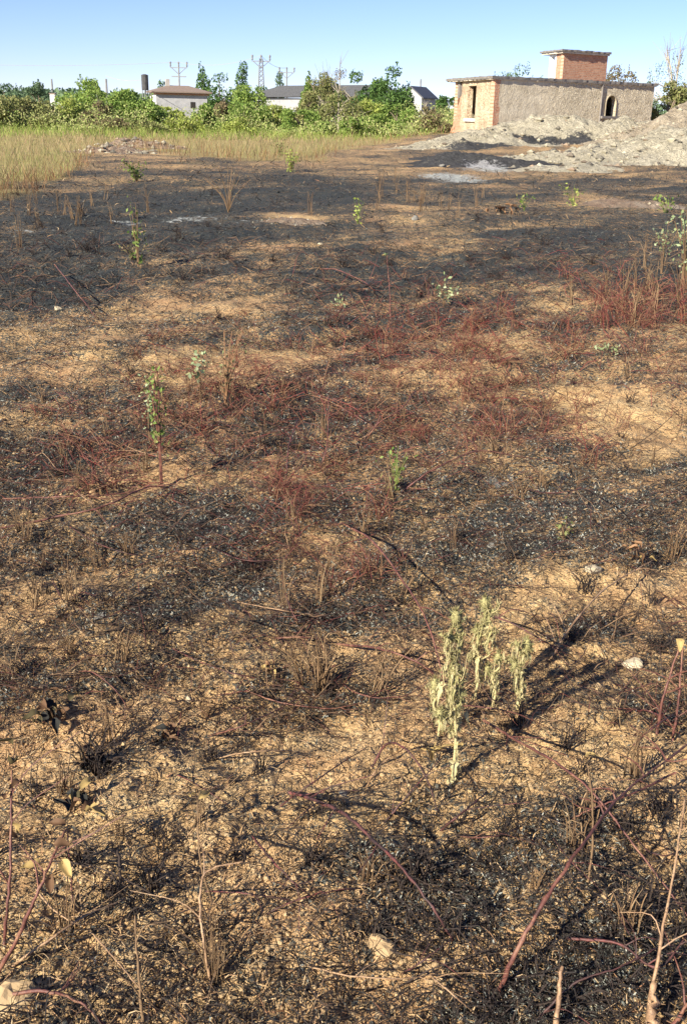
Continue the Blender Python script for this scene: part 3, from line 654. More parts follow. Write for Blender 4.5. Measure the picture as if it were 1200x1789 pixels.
# ------------------------------------------------------------------ trees and bushes
def crown_pts(lobes, n, r):
    out = []
    wts = np.array([l[3]*l[4]*l[5] for l in lobes])**.7; wts /= wts.sum()
    for l, wt in zip(lobes, wts):
        k = int(n*wt); d = r.normal(size=(k, 3)); d /= np.linalg.norm(d, axis=1)[:, None]
        rad = r.uniform(.35, 1.0, size=(k, 1))**.45
        wob = 1+.28*np.array(vn(d[:, 0]*2.3+l[0], d[:, 1]*2.3+d[:, 2]*2.1, 5))[:, None]
        out.append(np.array([l[0], l[1], l[2]])+d*rad*wob*np.array([l[3], l[4], l[5]]))
    return np.concatenate(out)
def plant_tree(name, label, cat, px, ytop, wpx, Y, m, n=2600, leaf=.26, trunk=.0, nl=9, shape='round', bare=0, group=None, bark='bark', seed=0):
    top = pt(px, ytop, Y); e = pt(px+wpx, ytop, Y); wr = abs(e.x-top.x)*(1.0 if shape != 'round' else 1.42) * (1.35 if shape == 'column' else 1.0); r = np.random.RandomState(abs(seed+int(px)*7+int(ytop))+900)
    z0 = Hs(top.x, Y)-.05; h = top.z-z0
    g = empty(name, (top.x, top.y, z0)); tag(g, label, cat, group)
    lobes = []
    zc = h*trunk
    if shape == 'cone':
        for k in range(10):
            t = k/9; lobes.append((r.normal()*.1*wr, r.normal()*.1*wr, zc+(h-zc)*(.06+.84*t), wr*(1-.86*t), wr*(1-.86*t), (h-zc)*.11))
    elif shape == 'column':
        for k in range(8):
            t = k/7; lobes.append((r.normal()*.1*wr, 0, zc+(h-zc)*(.08+.84*t), wr*(.95-.4*t*t), wr*.8, (h-zc)*.12))
    else:
        for k in range(nl):
            a = r.uniform(0, 2*PI); q = r.uniform(.2, .95)**.8; t = r.uniform(.12, .88)
            s_ = r.uniform(.30, .48)*(1.15-.5*t)
            lobes.append((wr*q*math.cos(a)*(1.1-.42*t), wr*q*math.sin(a)*(1.1-.42*t), zc+(h-zc)*t*.92, wr*s_, wr*s_, min(wr*s_*.95, (h-zc)*.3)))
        lobes.append((0, 0, h*.9-.02*h, wr*.25, wr*.25, h*.10))
    P = crown_pts(lobes, int(n*1.6), r)
    if shape == 'round' :                              # a few upright shoots break the outline
        for k in range(14):
            c = P[r.randint(len(P))]; sh_ = np.stack([c[0]+r.normal(size=12)*.06, c[1]+r.normal(size=12)*.06, c[2]+np.linspace(0, .10*h+.15, 12)], 1); P = np.concatenate([P, sh_])
    P[:, 2] = np.clip(P[:, 2], .02, h*1.03)
    lf_ = leaf*.86; b = MB(); b.leaves(P, lf_*r.uniform(.55, 1.25, len(P)), asp=.62, r=r); b.build('crown', m, g)
    b = MB(); tr = max(.05, wr*.05)
    b.tube([(0, 0, 0), (.02, 0, h*.3), (-.03, 0, h*.62)], [tr, tr*.7, tr*.3], 6)
    for k in range(6+bare*5):
        l = lobes[r.randint(len(lobes))]; st = h*r.uniform(.08, .5); tip = Vector((l[0], l[1], l[2]+(.25*h*r.uniform(0, 1) if bare else 0)))
        mid = Vector((tip.x*.45, tip.y*.45, (st+tip.z)/2+.08*h)); b.tube(smooth_path([(0, 0, st), mid, tip], 3), [tr*.5]*3+[tr*.32]*3+[tr*.12], 4, False)
        if bare:
            for q in range(5):
                t2_ = tip+Vector((r.normal()*.22*wr, r.normal()*.22*wr, abs(r.normal())*.12*h)); b.tube([mid.lerp(tip, r.uniform(.3, .9)), t2_], [tr*.22, tr*.07], 3, False)
    b.build('trunk' if trunk > 0 or shape != 'round' else 'branches', M[bark], g); return g
TR = [
 ('tree', 'dark bluish round tree at the very left edge of the tree line', 'tree', 14, 144, 26, 140, 'fblue', 1500, .34, .2, 8, 'round', 0),
 ('tree', 'bluish round tree beside the thin pole at far left', 'tree', 66, 140, 24, 138, 'fblue', 1500, .34, .2, 8, 'round', 0),
 ('tree', 'bright green tree with pointed top left of the thin pole and big bush', 'tree', 146, 133, 36, 105, 'fbright', 3200, .26, .1, 11, 'round', 0),
 ('bush', 'olive bush at the left edge standing in the dry grass', 'bush', 35, 172, 52, 86, 'folive', 3800, .22, 0, 12, 'round', 1),
 ('bush', 'low olive bush cut off by the left edge of the picture', 'bush', -25, 178, 40, 82, 'folive', 2000, .22, 0, 9, 'round', 0),
 ('bush', 'yellow green bush between the olive bush and the big green bush', 'bush', 122, 172, 30, 90, 'fyellow', 2600, .22, 0, 9, 'round', 0),
 ('bush', 'brownish bush on the left side of the big green bush', 'bush', 172, 180, 24, 88, 'fbrown', 1800, .20, 0, 8, 'round', 1),
 ('bush', 'big deep green bush left of the small white house', 'bush', 226, 160, 44, 92, 'fbright', 4600, .24, 0, 13, 'round', 0),
 ('bush', 'small yellow green bush in front of the white house wall', 'bush', 292, 187, 24, 96, 'fyellow', 1600, .22, 0, 8, 'round', 0),
 ('bush', 'compact dark green bush right of the small white house', 'bush', 355, 184, 19, 88, 'fbright', 2000, .22, 0, 8, 'round', 0),
 ('bush', 'greyish dry bush right of the compact dark green bush', 'bush', 390, 178, 24, 92, 'fbrown', 1800, .20, 0, 9, 'round', 1),
 ('tree', 'dark low tree showing over the roof left of the white house', 'tree', 283, 141, 22, 150, 'fdark', 1200, .36, .2, 7, 'round', 0),
 ('conifer', 'tall pointed conifer right of the white house roof', 'tree', 352, 107, 20, 130, 'fdark', 1500, .32, .05, 9, 'cone', 0),
 ('tree', 'dark green rounded tree right of the pointed conifer', 'tree', 383, 126, 34, 128, 'fdark', 3600, .32, .1, 10, 'round', 0),
 ('cypress', 'narrow dark cypress left of the lattice mast', 'tree', 423, 110, 10, 132, 'fdark', 1500, .28, .05, 9, 'column', 0),
 ('tree', 'bright green tree at the foot of the cypress', 'tree', 428, 146, 34, 110, 'fbright', 2800, .28, .05, 10, 'round', 0),
 ('tree', 'small dark tree at the foot of the lattice mast', 'tree', 458, 148, 24, 126, 'fdark', 1200, .30, .1, 7, 'round', 0),
 ('poplar', 'pale distant poplar left of the thinner pole', 'tree', 489, 125, 7, 230, 'fblue', 700, .5, .1, 7, 'column', 0),
 ('bush', 'bright yellow green bush in front of the barn wall', 'bush', 478, 184, 36, 92, 'fyellow', 3200, .22, 0, 10, 'round', 0),
 ('bush', 'green bush under the left end of the barn roof', 'bush', 432, 180, 32, 90, 'fbright', 2800, .22, 0, 10, 'round', 0),
 ('tree', 'slender green tree at the right end of the barn roof', 'tree', 539, 124, 20, 104, 'fbright', 2400, .24, .15, 7, 'cone', 0),
 ('tree', 'half bare tree with grey twigs right of the slender green tree', 'tree', 566, 122, 26, 106, 'folive', 2400, .22, .1, 10, 'round', 1),
 ('tree', 'bare twiggy tree between two leafy trees in the middle', 'tree', 594, 116, 28, 110, 'fbrown', 1600, .20, .2, 7, 'round', 2),
 ('tree', 'green tree in front of the dark shed roof', 'tree', 621, 122, 30, 104, 'fdark', 3400, .26, .1, 8, 'round', 0),
 ('bush', 'dense olive bush left of the light stemmed bush', 'bush', 548, 158, 36, 96, 'folive', 3000, .22, 0, 10, 'round', 1),
 ('bush', 'tall bush with pale bare stems in the middle of the hedge', 'bush', 592, 160, 34, 88, 'folive', 2000, .20, 0, 10, 'round', 2),
 ('bush', 'low bright green bush in front of the pale stemmed bush', 'bush', 530, 192, 30, 86, 'fbright', 2200, .20, 0, 9, 'round', 0),
 ('bush', 'yellow green bush right of the pale stemmed bush', 'bush', 640, 176, 32, 90, 'fyellow', 2600, .22, 0, 9, 'round', 0),
 ('tree', 'large dark green tree with pointed top left of the gabled shed', 'tree', 687, 112, 38, 100, 'fdark', 5200, .26, .05, 12, 'round', 0),
 ('tree', 'broad green tree left of the large dark tree', 'tree', 660, 134, 30, 102, 'fbright', 2200, .26, .05, 9, 'round', 0),
 ('bush', 'green bush at the foot of the large dark green tree', 'bush', 694, 182, 26, 88, 'fbright', 2200, .20, 0, 9, 'round', 0),
 ('bush', 'thin dry bush in front of the grey gabled shed', 'bush', 744, 186, 16, 84, 'fbrown', 700, .18, 0, 7, 'round', 2),
 ('tree', 'low dark green tree between the gabled shed and the ruined house', 'tree', 775, 166, 22, 120, 'fdark', 1800, .28, .05, 8, 'round', 0),
 ('tree', 'dark thin crowned tree rising behind the ruined house left of the stair head', 'tree', 911, 107, 38, 105, 'fblue', 2400, .22, .2, 12, 'round', 0),
 ('tree', 'brownish tree behind the roof right of the brick stair head', 'tree', 1078, 110, 36, 100, 'fbrown', 4200, .22, .1, 13, 'round', 0),
 ('tree', 'nearly bare tree rising over the soil heap at the right edge', 'tree', 1188, 86, 34, 84, 'fblue', 500, .15, .25, 10, 'round', 2),
 ('bush', 'olive bush between the end of the ruined house and the soil heap', 'bush', 1172, 142, 34, 78, 'folive', 3600, .20, 0, 11, 'round', 1),
 ('tree', 'thin low tree far behind the right end of the ruined house', 'tree', 1135, 137, 14, 130, 'fblue', 400, .24, .2, 6, 'round', 1),
 ('bush', 'low green bush in the dry grass below the small white house', 'bush', 320, 205, 26, 84, 'fyellow', 1500, .18, 0, 8, 'round', 0),
 ('bush', 'low olive bush in the dry grass left of centre', 'bush', 250, 212, 28, 80, 'folive', 1500, .18, 0, 8, 'round', 0),
 ('bush', 'low yellow bush in the dry grass below the barn', 'bush', 420, 208, 28, 80, 'fyellow', 1600, .18, 0, 8, 'round', 0),
 ('bush', 'low green bush at the grass edge below the large dark tree', 'bush', 655, 203, 26, 82, 'fbright', 1500, .18, 0, 8, 'round', 0),
 ('bush', 'low green bush right of the pale bush stems', 'bush', 615, 208, 16, 80, 'fbright', 900, .16, 0, 7, 'round', 0),
 ('bush', 'pale dry bush in front of the big deep green bush', 'bush', 190, 208, 26, 80, 'fbrown', 1300, .16, 0, 8, 'round', 1),
 ('bush', 'sparse olive bush at far left in front of the white gatepost', 'bush', 90, 200, 26, 82, 'folive', 1400, .18, 0, 8, 'round', 1),
 ('bush', 'low dry bush left of the ruined house side wall', 'bush', 768, 200, 20, 76, 'fbrown', 1200, .16, 0, 8, 'round', 1),
]
for i, t in enumerate(TR):
    t = list(t)
    if t[0] == 'bush' and t[4] < 1000 and t[6] <= 100: t[6] *= .90; t[8] = int(t[8]*1.35); t[4] -= 2
    plant_tree(t[0], t[1], t[2], t[3], t[4], t[5], t[6], M[t[7]], t[8], t[9], t[10], t[11], t[12], t[13], bark='palebark' if t[13] == 2 else 'bark', seed=i,
               group='bushes along the far edge of the field' if t[0] == 'bush' else 'trees behind the field')
x = rs.uniform(-1, 1, 80000); Yu = rs.uniform(66, 98, 80000); X = x*.38*Yu; kk = (X < .10*Yu+.6*rs.normal(size=len(X))) & (Yu > 71+11*fbm(X/5.0, X*0, 93, 3)+1.5*rs.normal(size=len(X))); X, Yu = X[kk], Yu[kk]
hu = np.maximum(.3, .95+1.4*fbm(X/2.4, Yu/5, 91, 3))*rs.uniform(0, 1, len(X))**.7*(1+.012*(Yu-70)); b = MB()
b.leaves(np.stack([X, Yu, H(X, Yu)+np.maximum(hu, .03)], 1), rs.uniform(.07, .18, len(X)))
tag(b.build('undergrowth', varmat('undergrowth_leaf', [(.22, .32, .075), (.40, .48, .15), (.34, .38, .13), (.52, .50, .24), (.14, .22, .055), (.44, .42, .21)], .7, .35)), 'tangled green undergrowth between the bushes at the field edge', 'undergrowth', kind='stuff')
# far wood closing the horizon
b = MB(); n = 26000; a = rs.uniform(-.75, .75, n); Yf = rs.uniform(250, 330, n); X = np.tan(a)*Yf
hh = (3.5+3.2*fbm(X/26, Yf/60, 5, 3))*rs.uniform(0, 1, n)**.6
b.leaves(np.stack([X, Yf, np.maximum(hh, .1)], 1), rs.uniform(.9, 1.8, n)); tag(b.build('far_wood', M['fblue']), 'low distant belt of trees along the horizon', 'wood', kind='stuff')

# ------------------------------------------------------------------ grass stuff
def scatter_px(n, x0, x1, y0, y1, keep=None, pw=1.0):
    px = rs.uniform(x0, x1, n); py = y0+(y1-y0)*rs.uniform(0, 1, n)**pw
    hor = 195+.021*(px-600)
    f = FPX; cu = px-PW/2; cv = PH/2-py
    cr, sr = math.cos(ROLL), math.sin(ROLL); u = cu*cr-cv*sr; v = cu*sr+cv*cr
    dy = f*math.cos(PITCH)+v*math.sin(PITCH); dz = v*math.cos(PITCH)-f*math.sin(PITCH)
    ok = dz < -8; u, dy, dz = u[ok], dy[ok], dz[ok]
    t = -CAM_H/dz; x = u*t; y = dy*t
    for _ in range(2): z = H(x, y); t = (z-CAM_H)/dz; x = u*t; y = dy*t
    if keep is not None:
        k = keep(x, y); x, y = x[k], y[k]
    return x, y, H(x, y)
def grass(name, label, n, y0, y1, m, hmin, hmax, wf, keep, x0=-250, x1=1450, lean=.35, pw=1.0):
    x, y, z = scatter_px(n, x0, x1, y0, y1, keep, pw); N_ = len(x); h = rs.uniform(hmin, hmax, N_)*np.maximum(.3, 1+.9*fbm(x/1.6, y/3.0, 8, 3))
    base = np.stack([x, y, z-.02], 1); tip = base+np.stack([rs.normal(size=N_)*lean*h, rs.normal(size=N_)*lean*h, h], 1)
    wd = np.maximum(.004, wf*np.hypot(x, y))
    b = MB(); b.blades(base, tip, wd, np.stack([rs.normal(size=N_)*.08*h, rs.normal(size=N_)*.08*h, .1*h], 1)); return tag(b.build(name, m), label, 'grass', kind='stuff')
inv = lambda x, y: vegmask(x, y) > rs.uniform(.25, .9, len(x))
def inv_far(x, y): return (vegmask(x, y) > .5) & (np.hypot(x, y) > 56+14*fbm(x/6, y/6, 9, 2))
grass('dry_grass', 'tall dry yellow grass between the burnt field and the bushes', 52000, 214, 345, M['drygrass'], .10, .38, .00034, lambda x, y: inv(x, y) & (fbm(x/2.0, y/4.0, 57, 3)+.3*rs.normal(size=len(x)) > -.15), pw=1.3)
grass('green_weeds', 'green weeds and tall grass under the far bushes', 26000, 206, 246, M['greengrass'], .20, .55, .00042, inv_far, pw=1.1)
grass('green_weeds', 'patches of olive weeds growing through the dry yellow grass', 22000, 214, 330, varmat('olive_weed', [(.20, .24, .08), (.30, .32, .11), (.16, .18, .06), (.38, .34, .16)], .8, .3), .10, .42, .00034, lambda x, y: (vegmask(x, y) > .4) & (fbm(x/3.5, y/7, 55, 3)+.25*rs.normal(size=len(x)) > .12), pw=1.2)
def scorch(x, y):
    v = vegmask(x, y); return (v > .08) & (v < .85) & (rs.uniform(0, 1, len(x)) < .7)
grass('scorched_grass', 'scorched reddish grass along the edge of the burnt ground', 26000, 222, 350, M['redgrass'], .15, .5, .00036, scorch)

# ------------------------------------------------------------------ litter of the burnt ground
def litter(name, label, n, y0, y1, m, lmin, lmax, wmin, up, keep=None, grow=.12, pw=1.0):
    x, y, z = scatter_px(n, -160, 1360, y0, y1, keep, pw); N_ = len(x); r = np.hypot(x, y); gsc = 1+grow*np.maximum(0, r-2.5)
    L_ = rs.uniform(lmin, lmax, N_)*np.minimum(gsc, 3); a = rs.uniform(0, 2*PI, N_); e = np.abs(rs.normal(size=N_))*up
    d = np.stack([np.cos(a)*np.cos(e), np.sin(a)*np.cos(e), np.sin(e)], 1)*L_[:, None]
    c = np.stack([x, y, z+.004], 1); base = c-d*.1; tip = c+d
    tip[:, 2] = np.maximum(tip[:, 2], H(tip[:, 0], tip[:, 1])+.003)
    wd = np.maximum(wmin, .00042*r)*rs.uniform(.7, 1.5, N_)
    bend = rs.normal(size=(N_, 3))*L_[:, None]*.14; bend[:, 2] = np.abs(bend[:, 2])+.003
    b = MB(); b.blades(base, tip, wd, bend); return tag(b.build(name, m), label, 'litter', kind='stuff')
def burntk(p): return lambda x, y: (charmask(x, y)+.14*rs.normal(size=len(x)) > p+.10*(np.hypot(x, y) < 3.2)) & (vegmask(x, y) < .5)
def sandyk(x, y): return (charmask(x, y)+.3*rs.normal(size=len(x)) < .75) & (vegmask(x, y) < .6)
litter('charred_litter', 'black charred straw and twig bits lying over the burnt soil', 80000, 262, 1860, M['charlit'], .007, .030, .0017, .35, burntk(.42), pw=1.0)
litter('ash_litter', 'pale grey ash flakes and curled bits strewn over the burnt soil', 100000, 540, 1860, M['ashlit'], .004, .015, .0026, .4, burntk(.50), grow=.05)
litter('charcoal_crumbs', 'tiny black charcoal crumbs peppered over the bare sandy soil', 26000, 560, 1860, M['charlit'], .003, .010, .0026, .4, lambda x, y: np.ones(len(x), bool), grow=.1)
litter('charred_stalks', 'fine black stems lying loosely over the bare sandy patches', 7000, 800, 1860, M['charstem'], .03, .12, .0015, .2, sandyk, grow=.06)
litter('fallen_stalks', 'thin brown and black stalks tangled over the middle of the field', 26000, 420, 1300, varmat('fallen_stalk', [(.02, .015, .014), (.10, .05, .035), (.03, .02, .018), (.22, .14, .08), (.012, .011, .011), (.12, .035, .03)], .85), .05, .17, .0017, .30, lambda x, y: (charmask(x, y)+.4*rs.normal(size=len(x)) > .35) & (vegmask(x, y) < .5), grow=.05)
litter('straw_litter', 'dry tan straw bits strewn over the sandy soil', 20000, 290, 1860, M['strawlit'], .008, .04, .0016, .3, sandyk)
litter('charred_stalks', 'longer fallen black stalks lying on the burnt ground', 16000, 280, 1860, M['charstem'], .05, .16, .0024, .12, burntk(.30), grow=.06)
litter('burnt_stubble', 'short upright burnt stubble standing on the field', 15000, 285, 1860, M['charstem'], .02, .07, .0020, 1.2, burntk(.40), grow=.10)
def redk(x, y): return patches(REDZ, x, y) > rs.uniform(.1, 1.0, len(x))
REDZ = [(800, 570, 170, 60, 1), (1110, 520, 110, 60, 1), (880, 720, 130, 60, .9), (420, 650, 110, 80, .7), (600, 700, 200, 90, .55), (500, 860, 80, 60, .7), (200, 700, 160, 80, .45), (150, 860, 150, 30, .6), (640, 620, 90, 50, .6), (1150, 620, 80, 50, .5), (600, 500, 80, 25, .6), (1000, 620, 120, 60, .35)]
litter('red_twigs', 'fine red twigs and dried runners tangled over the middle of the field', 20000, 430, 1000, M['redstem'], .05, .20, .0019, .45, redk, grow=.05)

# clods and pebbles
def stones(name, label, n, y0, y1, m, smin, smax, keep=None):
    x, y, z = scatter_px(n, -100, 1300, y0, y1, keep); b = MB()
    ico = np.array([(0, 0, 1), (.89, 0, .45), (.28, .85, .45), (-.72, .53, .45), (-.72, -.53, .45), (.28, -.85, .45), (.72, .53, -.45), (-.28, .85, -.45), (-.89, 0, -.45), (-.28, -.85, -.45), (.72, -.53, -.45), (0, 0, -1)])
    F = [(0, 1, 2), (0, 2, 3), (0, 3, 4), (0, 4, 5), (0, 5, 1), (1, 6, 2), (2, 7, 3), (3, 8, 4), (4, 9, 5), (5, 10, 1), (6, 7, 2), (7, 8, 3), (8, 9, 4), (9, 10, 5), (10, 6, 1), (11, 7, 6), (11, 8, 7), (11, 9, 8), (11, 10, 9), (11, 6, 10)]
    N_ = len(x); s = rs.uniform(smin, smax, N_)*(1+.10*np.maximum(0, np.hypot(x, y)-3)); S = rs.uniform(.6, 1.3, (N_, 12, 1))
    v = ico[None]*S*s[:, None, None]*np.array([1, 1, .6])+np.stack([x, y, z+.2*s], 1)[:, None]
    f = (np.array(F)[None]+12*np.arange(N_)[:, None, None]).reshape(-1, 3)
    b.add(v.reshape(-1, 3), f); return tag(b.build(name, m), label, 'pebbles', kind='stuff')
stones('sand_clods', 'small crumbs and clods of sandy soil scattered everywhere', 9000, 620, 1860, M['stone'], .002, .008)
stones('sooty_pebbles', 'small sooty pebbles and charcoal lumps on the burnt soil', 9000, 300, 1860, M['charlit'], .003, .010, burntk(.45))

def stone(px, py, wpx, label, m, flat=.5, group=None):
    c = gp(px, py); r_ = wpx/2*(c-Vector((0, 0, CAM_H))).length/FPX; r = np.random.RandomState(int(px+py))
    n1, n2 = 14, 9; v = [(0, 0, 1)]; 
    for i in range(1, n2):
        for k in range(n1):
            t = PI*i/n2; p_ = 2*PI*k/n1; v.append((math.sin(t)*math.cos(p_), math.sin(t)*math.sin(p_), math.cos(t)))
    v.append((0, 0, -1)); v = np.array(v)
    for k in range(9):                                   # facets knocked off
        nn = r.normal(size=3); nn /= np.linalg.norm(nn); d_ = r.uniform(.55, .85); q = v@nn; v = v-np.outer(np.maximum(0, q-d_), nn)
    v = v*(1+.06*r.normal(size=(len(v), 1)))*np.array([1, r.uniform(.65, .9), flat])*r_
    f = []
    b = MB(); b.add(v, np.array([(0, 1+k, 1+(k+1) % n1) for k in range(n1)]))
    for i in range(n2-2):
        for k in range(n1): f.append((1+i*n1+k, 1+(i+1)*n1+k, 1+(i+1)*n1+(k+1) % n1, 1+i*n1+(k+1) % n1))
    b.f.append(np.array(f)); L_ = len(v)-1; b.f.append(np.array([(L_, L_-n1+(k+1) % n1, L_-n1+k) for k in range(n1)]))
    o = b.build('stone', m, loc=(c.x, c.y, c.z+r_*flat*.35)); o.rotation_euler = (r.normal()*.15, r.normal()*.15, r.uniform(0, 6)); tag(o, label, 'stone', group)
for a in [(662, 1658, 62, 'tan stone lying alone on bare soil near the bottom centre', M['stone'], .5), (1102, 1166, 48, 'pale squarish stone in a dark patch at right', M['palestone'], .6),
          (1035, 1000, 36, 'pale stone left of the leafy dry sprig at right', M['palestone'], .6), (1048, 1205, 30, 'orange stone below the pale squarish stone', M['stone'], .5),
          (22, 1748, 90, 'large sandy stone cut by the bottom left corner', M['stone'], .5), (330, 1226, 17, 'small rounded pale stone left of centre above the curled leaves', M['palestone'], .7),
          (104, 546, 16, 'small yellowish stone in the black area at left', M['palestone'], .6), (560, 424, 11, 'small pinkish stone on the black ground in the middle', M['palestone'], .6),
          (43, 790, 14, 'small tan stone at the left edge of the field', M['stone'], .6), (858, 955, 18, 'dull grey stone above the thistles', M['darkstone'], .6), (1063, 1390-380, 16, 'little tan stone right of the pale stone', M['stone'], .5),
          (600, 1388, 20, 'buried brown stone below the centre of the field', M['darkstone'], .4), (175, 1080, 26, 'dark sooty stone at left in the lower field', M['darkstone'], .5), (516, 606, 10, 'tiny white stone left of the middle red stems', M['palestone'], .6),
          (725, 382, 14, 'charred black lump on the sandy strip in the middle', M['darkstone'], .9), (772, 296, 12, 'sooty boulder on the left flank of the ash heap', M['darkstone'], .7), (826, 272, 11, 'grey boulder on top of the ash heap', M['darkstone'], .7),
          (1150, 262, 26, 'pale boulder on the low earth tongue at right', M['palestone'], .6)]: stone(*a)

# ------------------------------------------------------------------ canes
def cane(pts_, rpx, m, label, twigs=4, name='bramble_cane', leaves=None, group=None, seed=None):
    """pts_: (px, py, height above ground); rpx: radius in metres"""
    W = [gp(a, b_, h) for a, b_, h in pts_]; o0 = W[0].copy(); r = random.Random(seed if seed is not None else int(pts_[0][0]*3+pts_[0][1]))
    P = smooth_path([p-o0 for p in W], 7); n = len(P)
    P = [p+Vector((r.gauss(0, 1), r.gauss(0, 1), r.gauss(0, 1)))*rpx*.22 for p in P]
    b = MB(); b.tube(P, [rpx*(1-.55*i/n)*r.uniform(.82, 1.12)*(1.25 if i % 5 == 3 else 1) for i in range(n)], 6)
    for k in range(int(n*1.2)):                            # thorns
        p = P[r.randrange(n-1)]; d = Vector((r.gauss(0, 1), r.gauss(0, 1), r.gauss(0, 1))).normalized(); th_ = min(rpx, .0035); b.tube([p, p+d*(rpx+th_*1.3)], [th_*.3, th_*.05], 3, False)
    main = b.build(name, m, loc=o0, smooth=True); tag(main, label, 'bramble cane', group)
    for k in range(twigs):
        i = r.randrange(2, n-2); p = P[i]; t = (P[i+1]-P[i-1]).normalized(); sd = t.cross(Vector((0, 0, 1))).normalized()*r.choice((-1, 1))
        L_ = r.uniform(.05, .14); q = [p, p+(t*.5+sd*.6+Vector((0, 0, r.uniform(-.1, .5))))*L_*.5, p+(t*.6+sd+Vector((0, 0, r.uniform(-.4, .6))))*L_]
        MB().tube(smooth_path(q, 3), [rpx*.5, rpx*.45, rpx*.4, rpx*.35, rpx*.3, rpx*.25, rpx*.15], 4).build('twig', m, main)
    if leaves:
        for (a, b_, h, s, mm) in leaves:
            q = gp(a, b_, h)-o0; leafmesh(q, s, r, M[mm], main)
    return main
def leafmesh(q, s, r, m, parent, name='leaf'):           # a curled, veined leaf
    b = MB(); R_ = Matrix.Rotation(r.uniform(0, 6.3), 3, 'Z') @ Matrix.Rotation(r.uniform(-.9, .9), 3, 'X') @ Matrix.Rotation(r.uniform(-.6, .6), 3, 'Y')
    n = 6; v = []
    for i in range(n+1):
        t = i/n; wd = .34*math.sin(PI*min(1, t*.93+.04))**.8*(1-.25*t)*r.uniform(.72, 1.15); cz = -.35*t*t+.08*math.sin(6*t)
        for sx in (-1, -.5, 0, .5, 1): v.append(tuple(q+R_ @ Vector((sx*wd*s, (t-.1)*s, (cz+.9*abs(sx)*wd+r.gauss(0, .035))*s))))
    f = [(i*5+k, i*5+k+1, (i+1)*5+k+1, (i+1)*5+k) for i in range(n) for k in range(4)]
    b.add(v, f); return b.build(name, m, parent, smooth=True)
c, cd, ct = M['cane'], M['canedark'], M['canetan']
cane([(600, 915, .02), (650, 945, .10), (700, 1010, .15), (745, 1085, .16), (776, 1190, .03)], .0042, c, 'red cane arching down from upper left to the base of the thistles', 5)
cane([(590, 1125, .02), (660, 1133, .09), (725, 1155, .12), (776, 1192, .03)], .0036, c, 'short red cane reaching the thistles from the left, below the long arching one', 3)
cane([(845, 1258, .04), (900, 1285, .12), (960, 1325, .16), (1030, 1380, .16), (1110, 1480, .10), (1215, 1620, .03)], .0036, c, 'long pinkish red cane running from the thistles to the lower right edge', 3)
cane([(870, 1735, .0), (905, 1655, .10), (960, 1560, .16), (1020, 1470, .18), (1090, 1385, .16), (1215, 1290, .08)], .0046, c, 'thick red cane rising from the bottom right towards the right edge', 6)
cane([(505, 1384, .01), (590, 1415, .08), (660, 1475, .10), (705, 1520, .11), (755, 1585, .08), (790, 1645, .01)], .0042, cd, 'dark red cane crossing the lower middle of the field', 5)
cane([(-15, 1725, .0), (40, 1620, .12), (75, 1540, .19), (115, 1450, .24)], .0042, c, 'red cane with yellow leaves leaning right in the lower left corner', 4,
     leaves=[(68, 1513, .20, .034, 'yleaf'), (110, 1506, .22, .036, 'yleaf'), (98, 1475, .24, .028, 'dleaf'), (112, 1440, .26, .028, 'dleaf'), (140, 1400, .25, .032, 'dleaf'), (155, 1418, .24, .04, 'yleaf'), (128, 1385, .25, .035, 'oliveleaf'), (90, 1530, .15, .034, 'dleaf')])
cane([(8, 1650, .0), (16, 1560, .10), (20, 1450, .2), (22, 1345, .28)], .0036, c, 'upright red cane with curled leaves at the lower left edge', 3,
     leaves=[(20, 1440, .2, .034, 'yleaf'), (12, 1460, .18, .032, 'dleaf'), (36, 1368, .27, .032, 'dleaf'), (10, 1395, .25, .028, 'dleaf'), (24, 1330, .27, .04, 'oliveleaf'), (20, 1300, .27, .034, 'oliveleaf')])
cane([(-10, 1740, .02), (80, 1732, .04), (140, 1752, .03), (190, 1795, .01)], .0036, c, 'red runner lying over the large stone in the bottom left corner', 2)
cane([(1026, 1545, .0), (1034, 1480, .08), (1034, 1400, .18), (1026, 1335, .26)], .0026, M['brownstem'], 'thin upright brown stalk with yellow tip crossing the canes at lower right', 2, name='dry_stalk', leaves=[(1024, 1322, .27, .025, 'yleaf')])
cane([(1147, 1282, .0), (1160, 1210, .12), (1190, 1120, .24)], .0042, c, 'upright red cane near the right edge left of its twin', 3)
cane([(1175, 1296, .0), (1185, 1220, .12), (1192, 1130, .24)], .0038, c, 'upright red cane nearest the right edge', 3, leaves=[(1190, 1118, .24, .034, 'yleaf')])
cane([(962, 1152, .0), (1000, 1090, .07), (1060, 1030, .10), (1145, 975, .05)], .0040, ct, 'tan cane leaning from the thistles up to the dry leafy sprig', 4)
cane([(840, 1072, .10), (890, 1088, .12), (945, 1118, .08), (1000, 1150, .01)], .0028, cd, 'dark thin cane right of the thistle heads', 2)
cane([(700, 862, .0), (750, 825, .10), (830, 797, .13), (900, 797, .11), (965, 806, .02)], .0042, c, 'arched pink cane in the middle of the field above the thistles', 3)
cane([(-20, 928, .01), (90, 905, .03), (180, 885, .07), (265, 850, .08), (330, 862, .02)], .0046, c, 'red runner lying across the left edge of the field', 6)
cane([(0, 870, .02), (110, 868, .05), (210, 862, .03), (300, 848, .03)], .0036, c, 'thinner red runner above the long one at the left edge', 5)
cane([(96, 462, .10), (125, 500, .12), (170, 556, .0)], .006, c, 'straight reddish stick leaning on the black ground at left', 1)
cane([(640, 770, .0), (660, 740, .10), (700, 715, .14), (726, 690, .16)], .004, c, 'thin red cane slanting up to the right in the middle', 2)
cane([(650, 1340, .01), (675, 1300, .08), (710, 1310, .11), (745, 1360, .07), (765, 1420, .0)], .0030, cd, 'dark arched twig left below the thistles', 3)
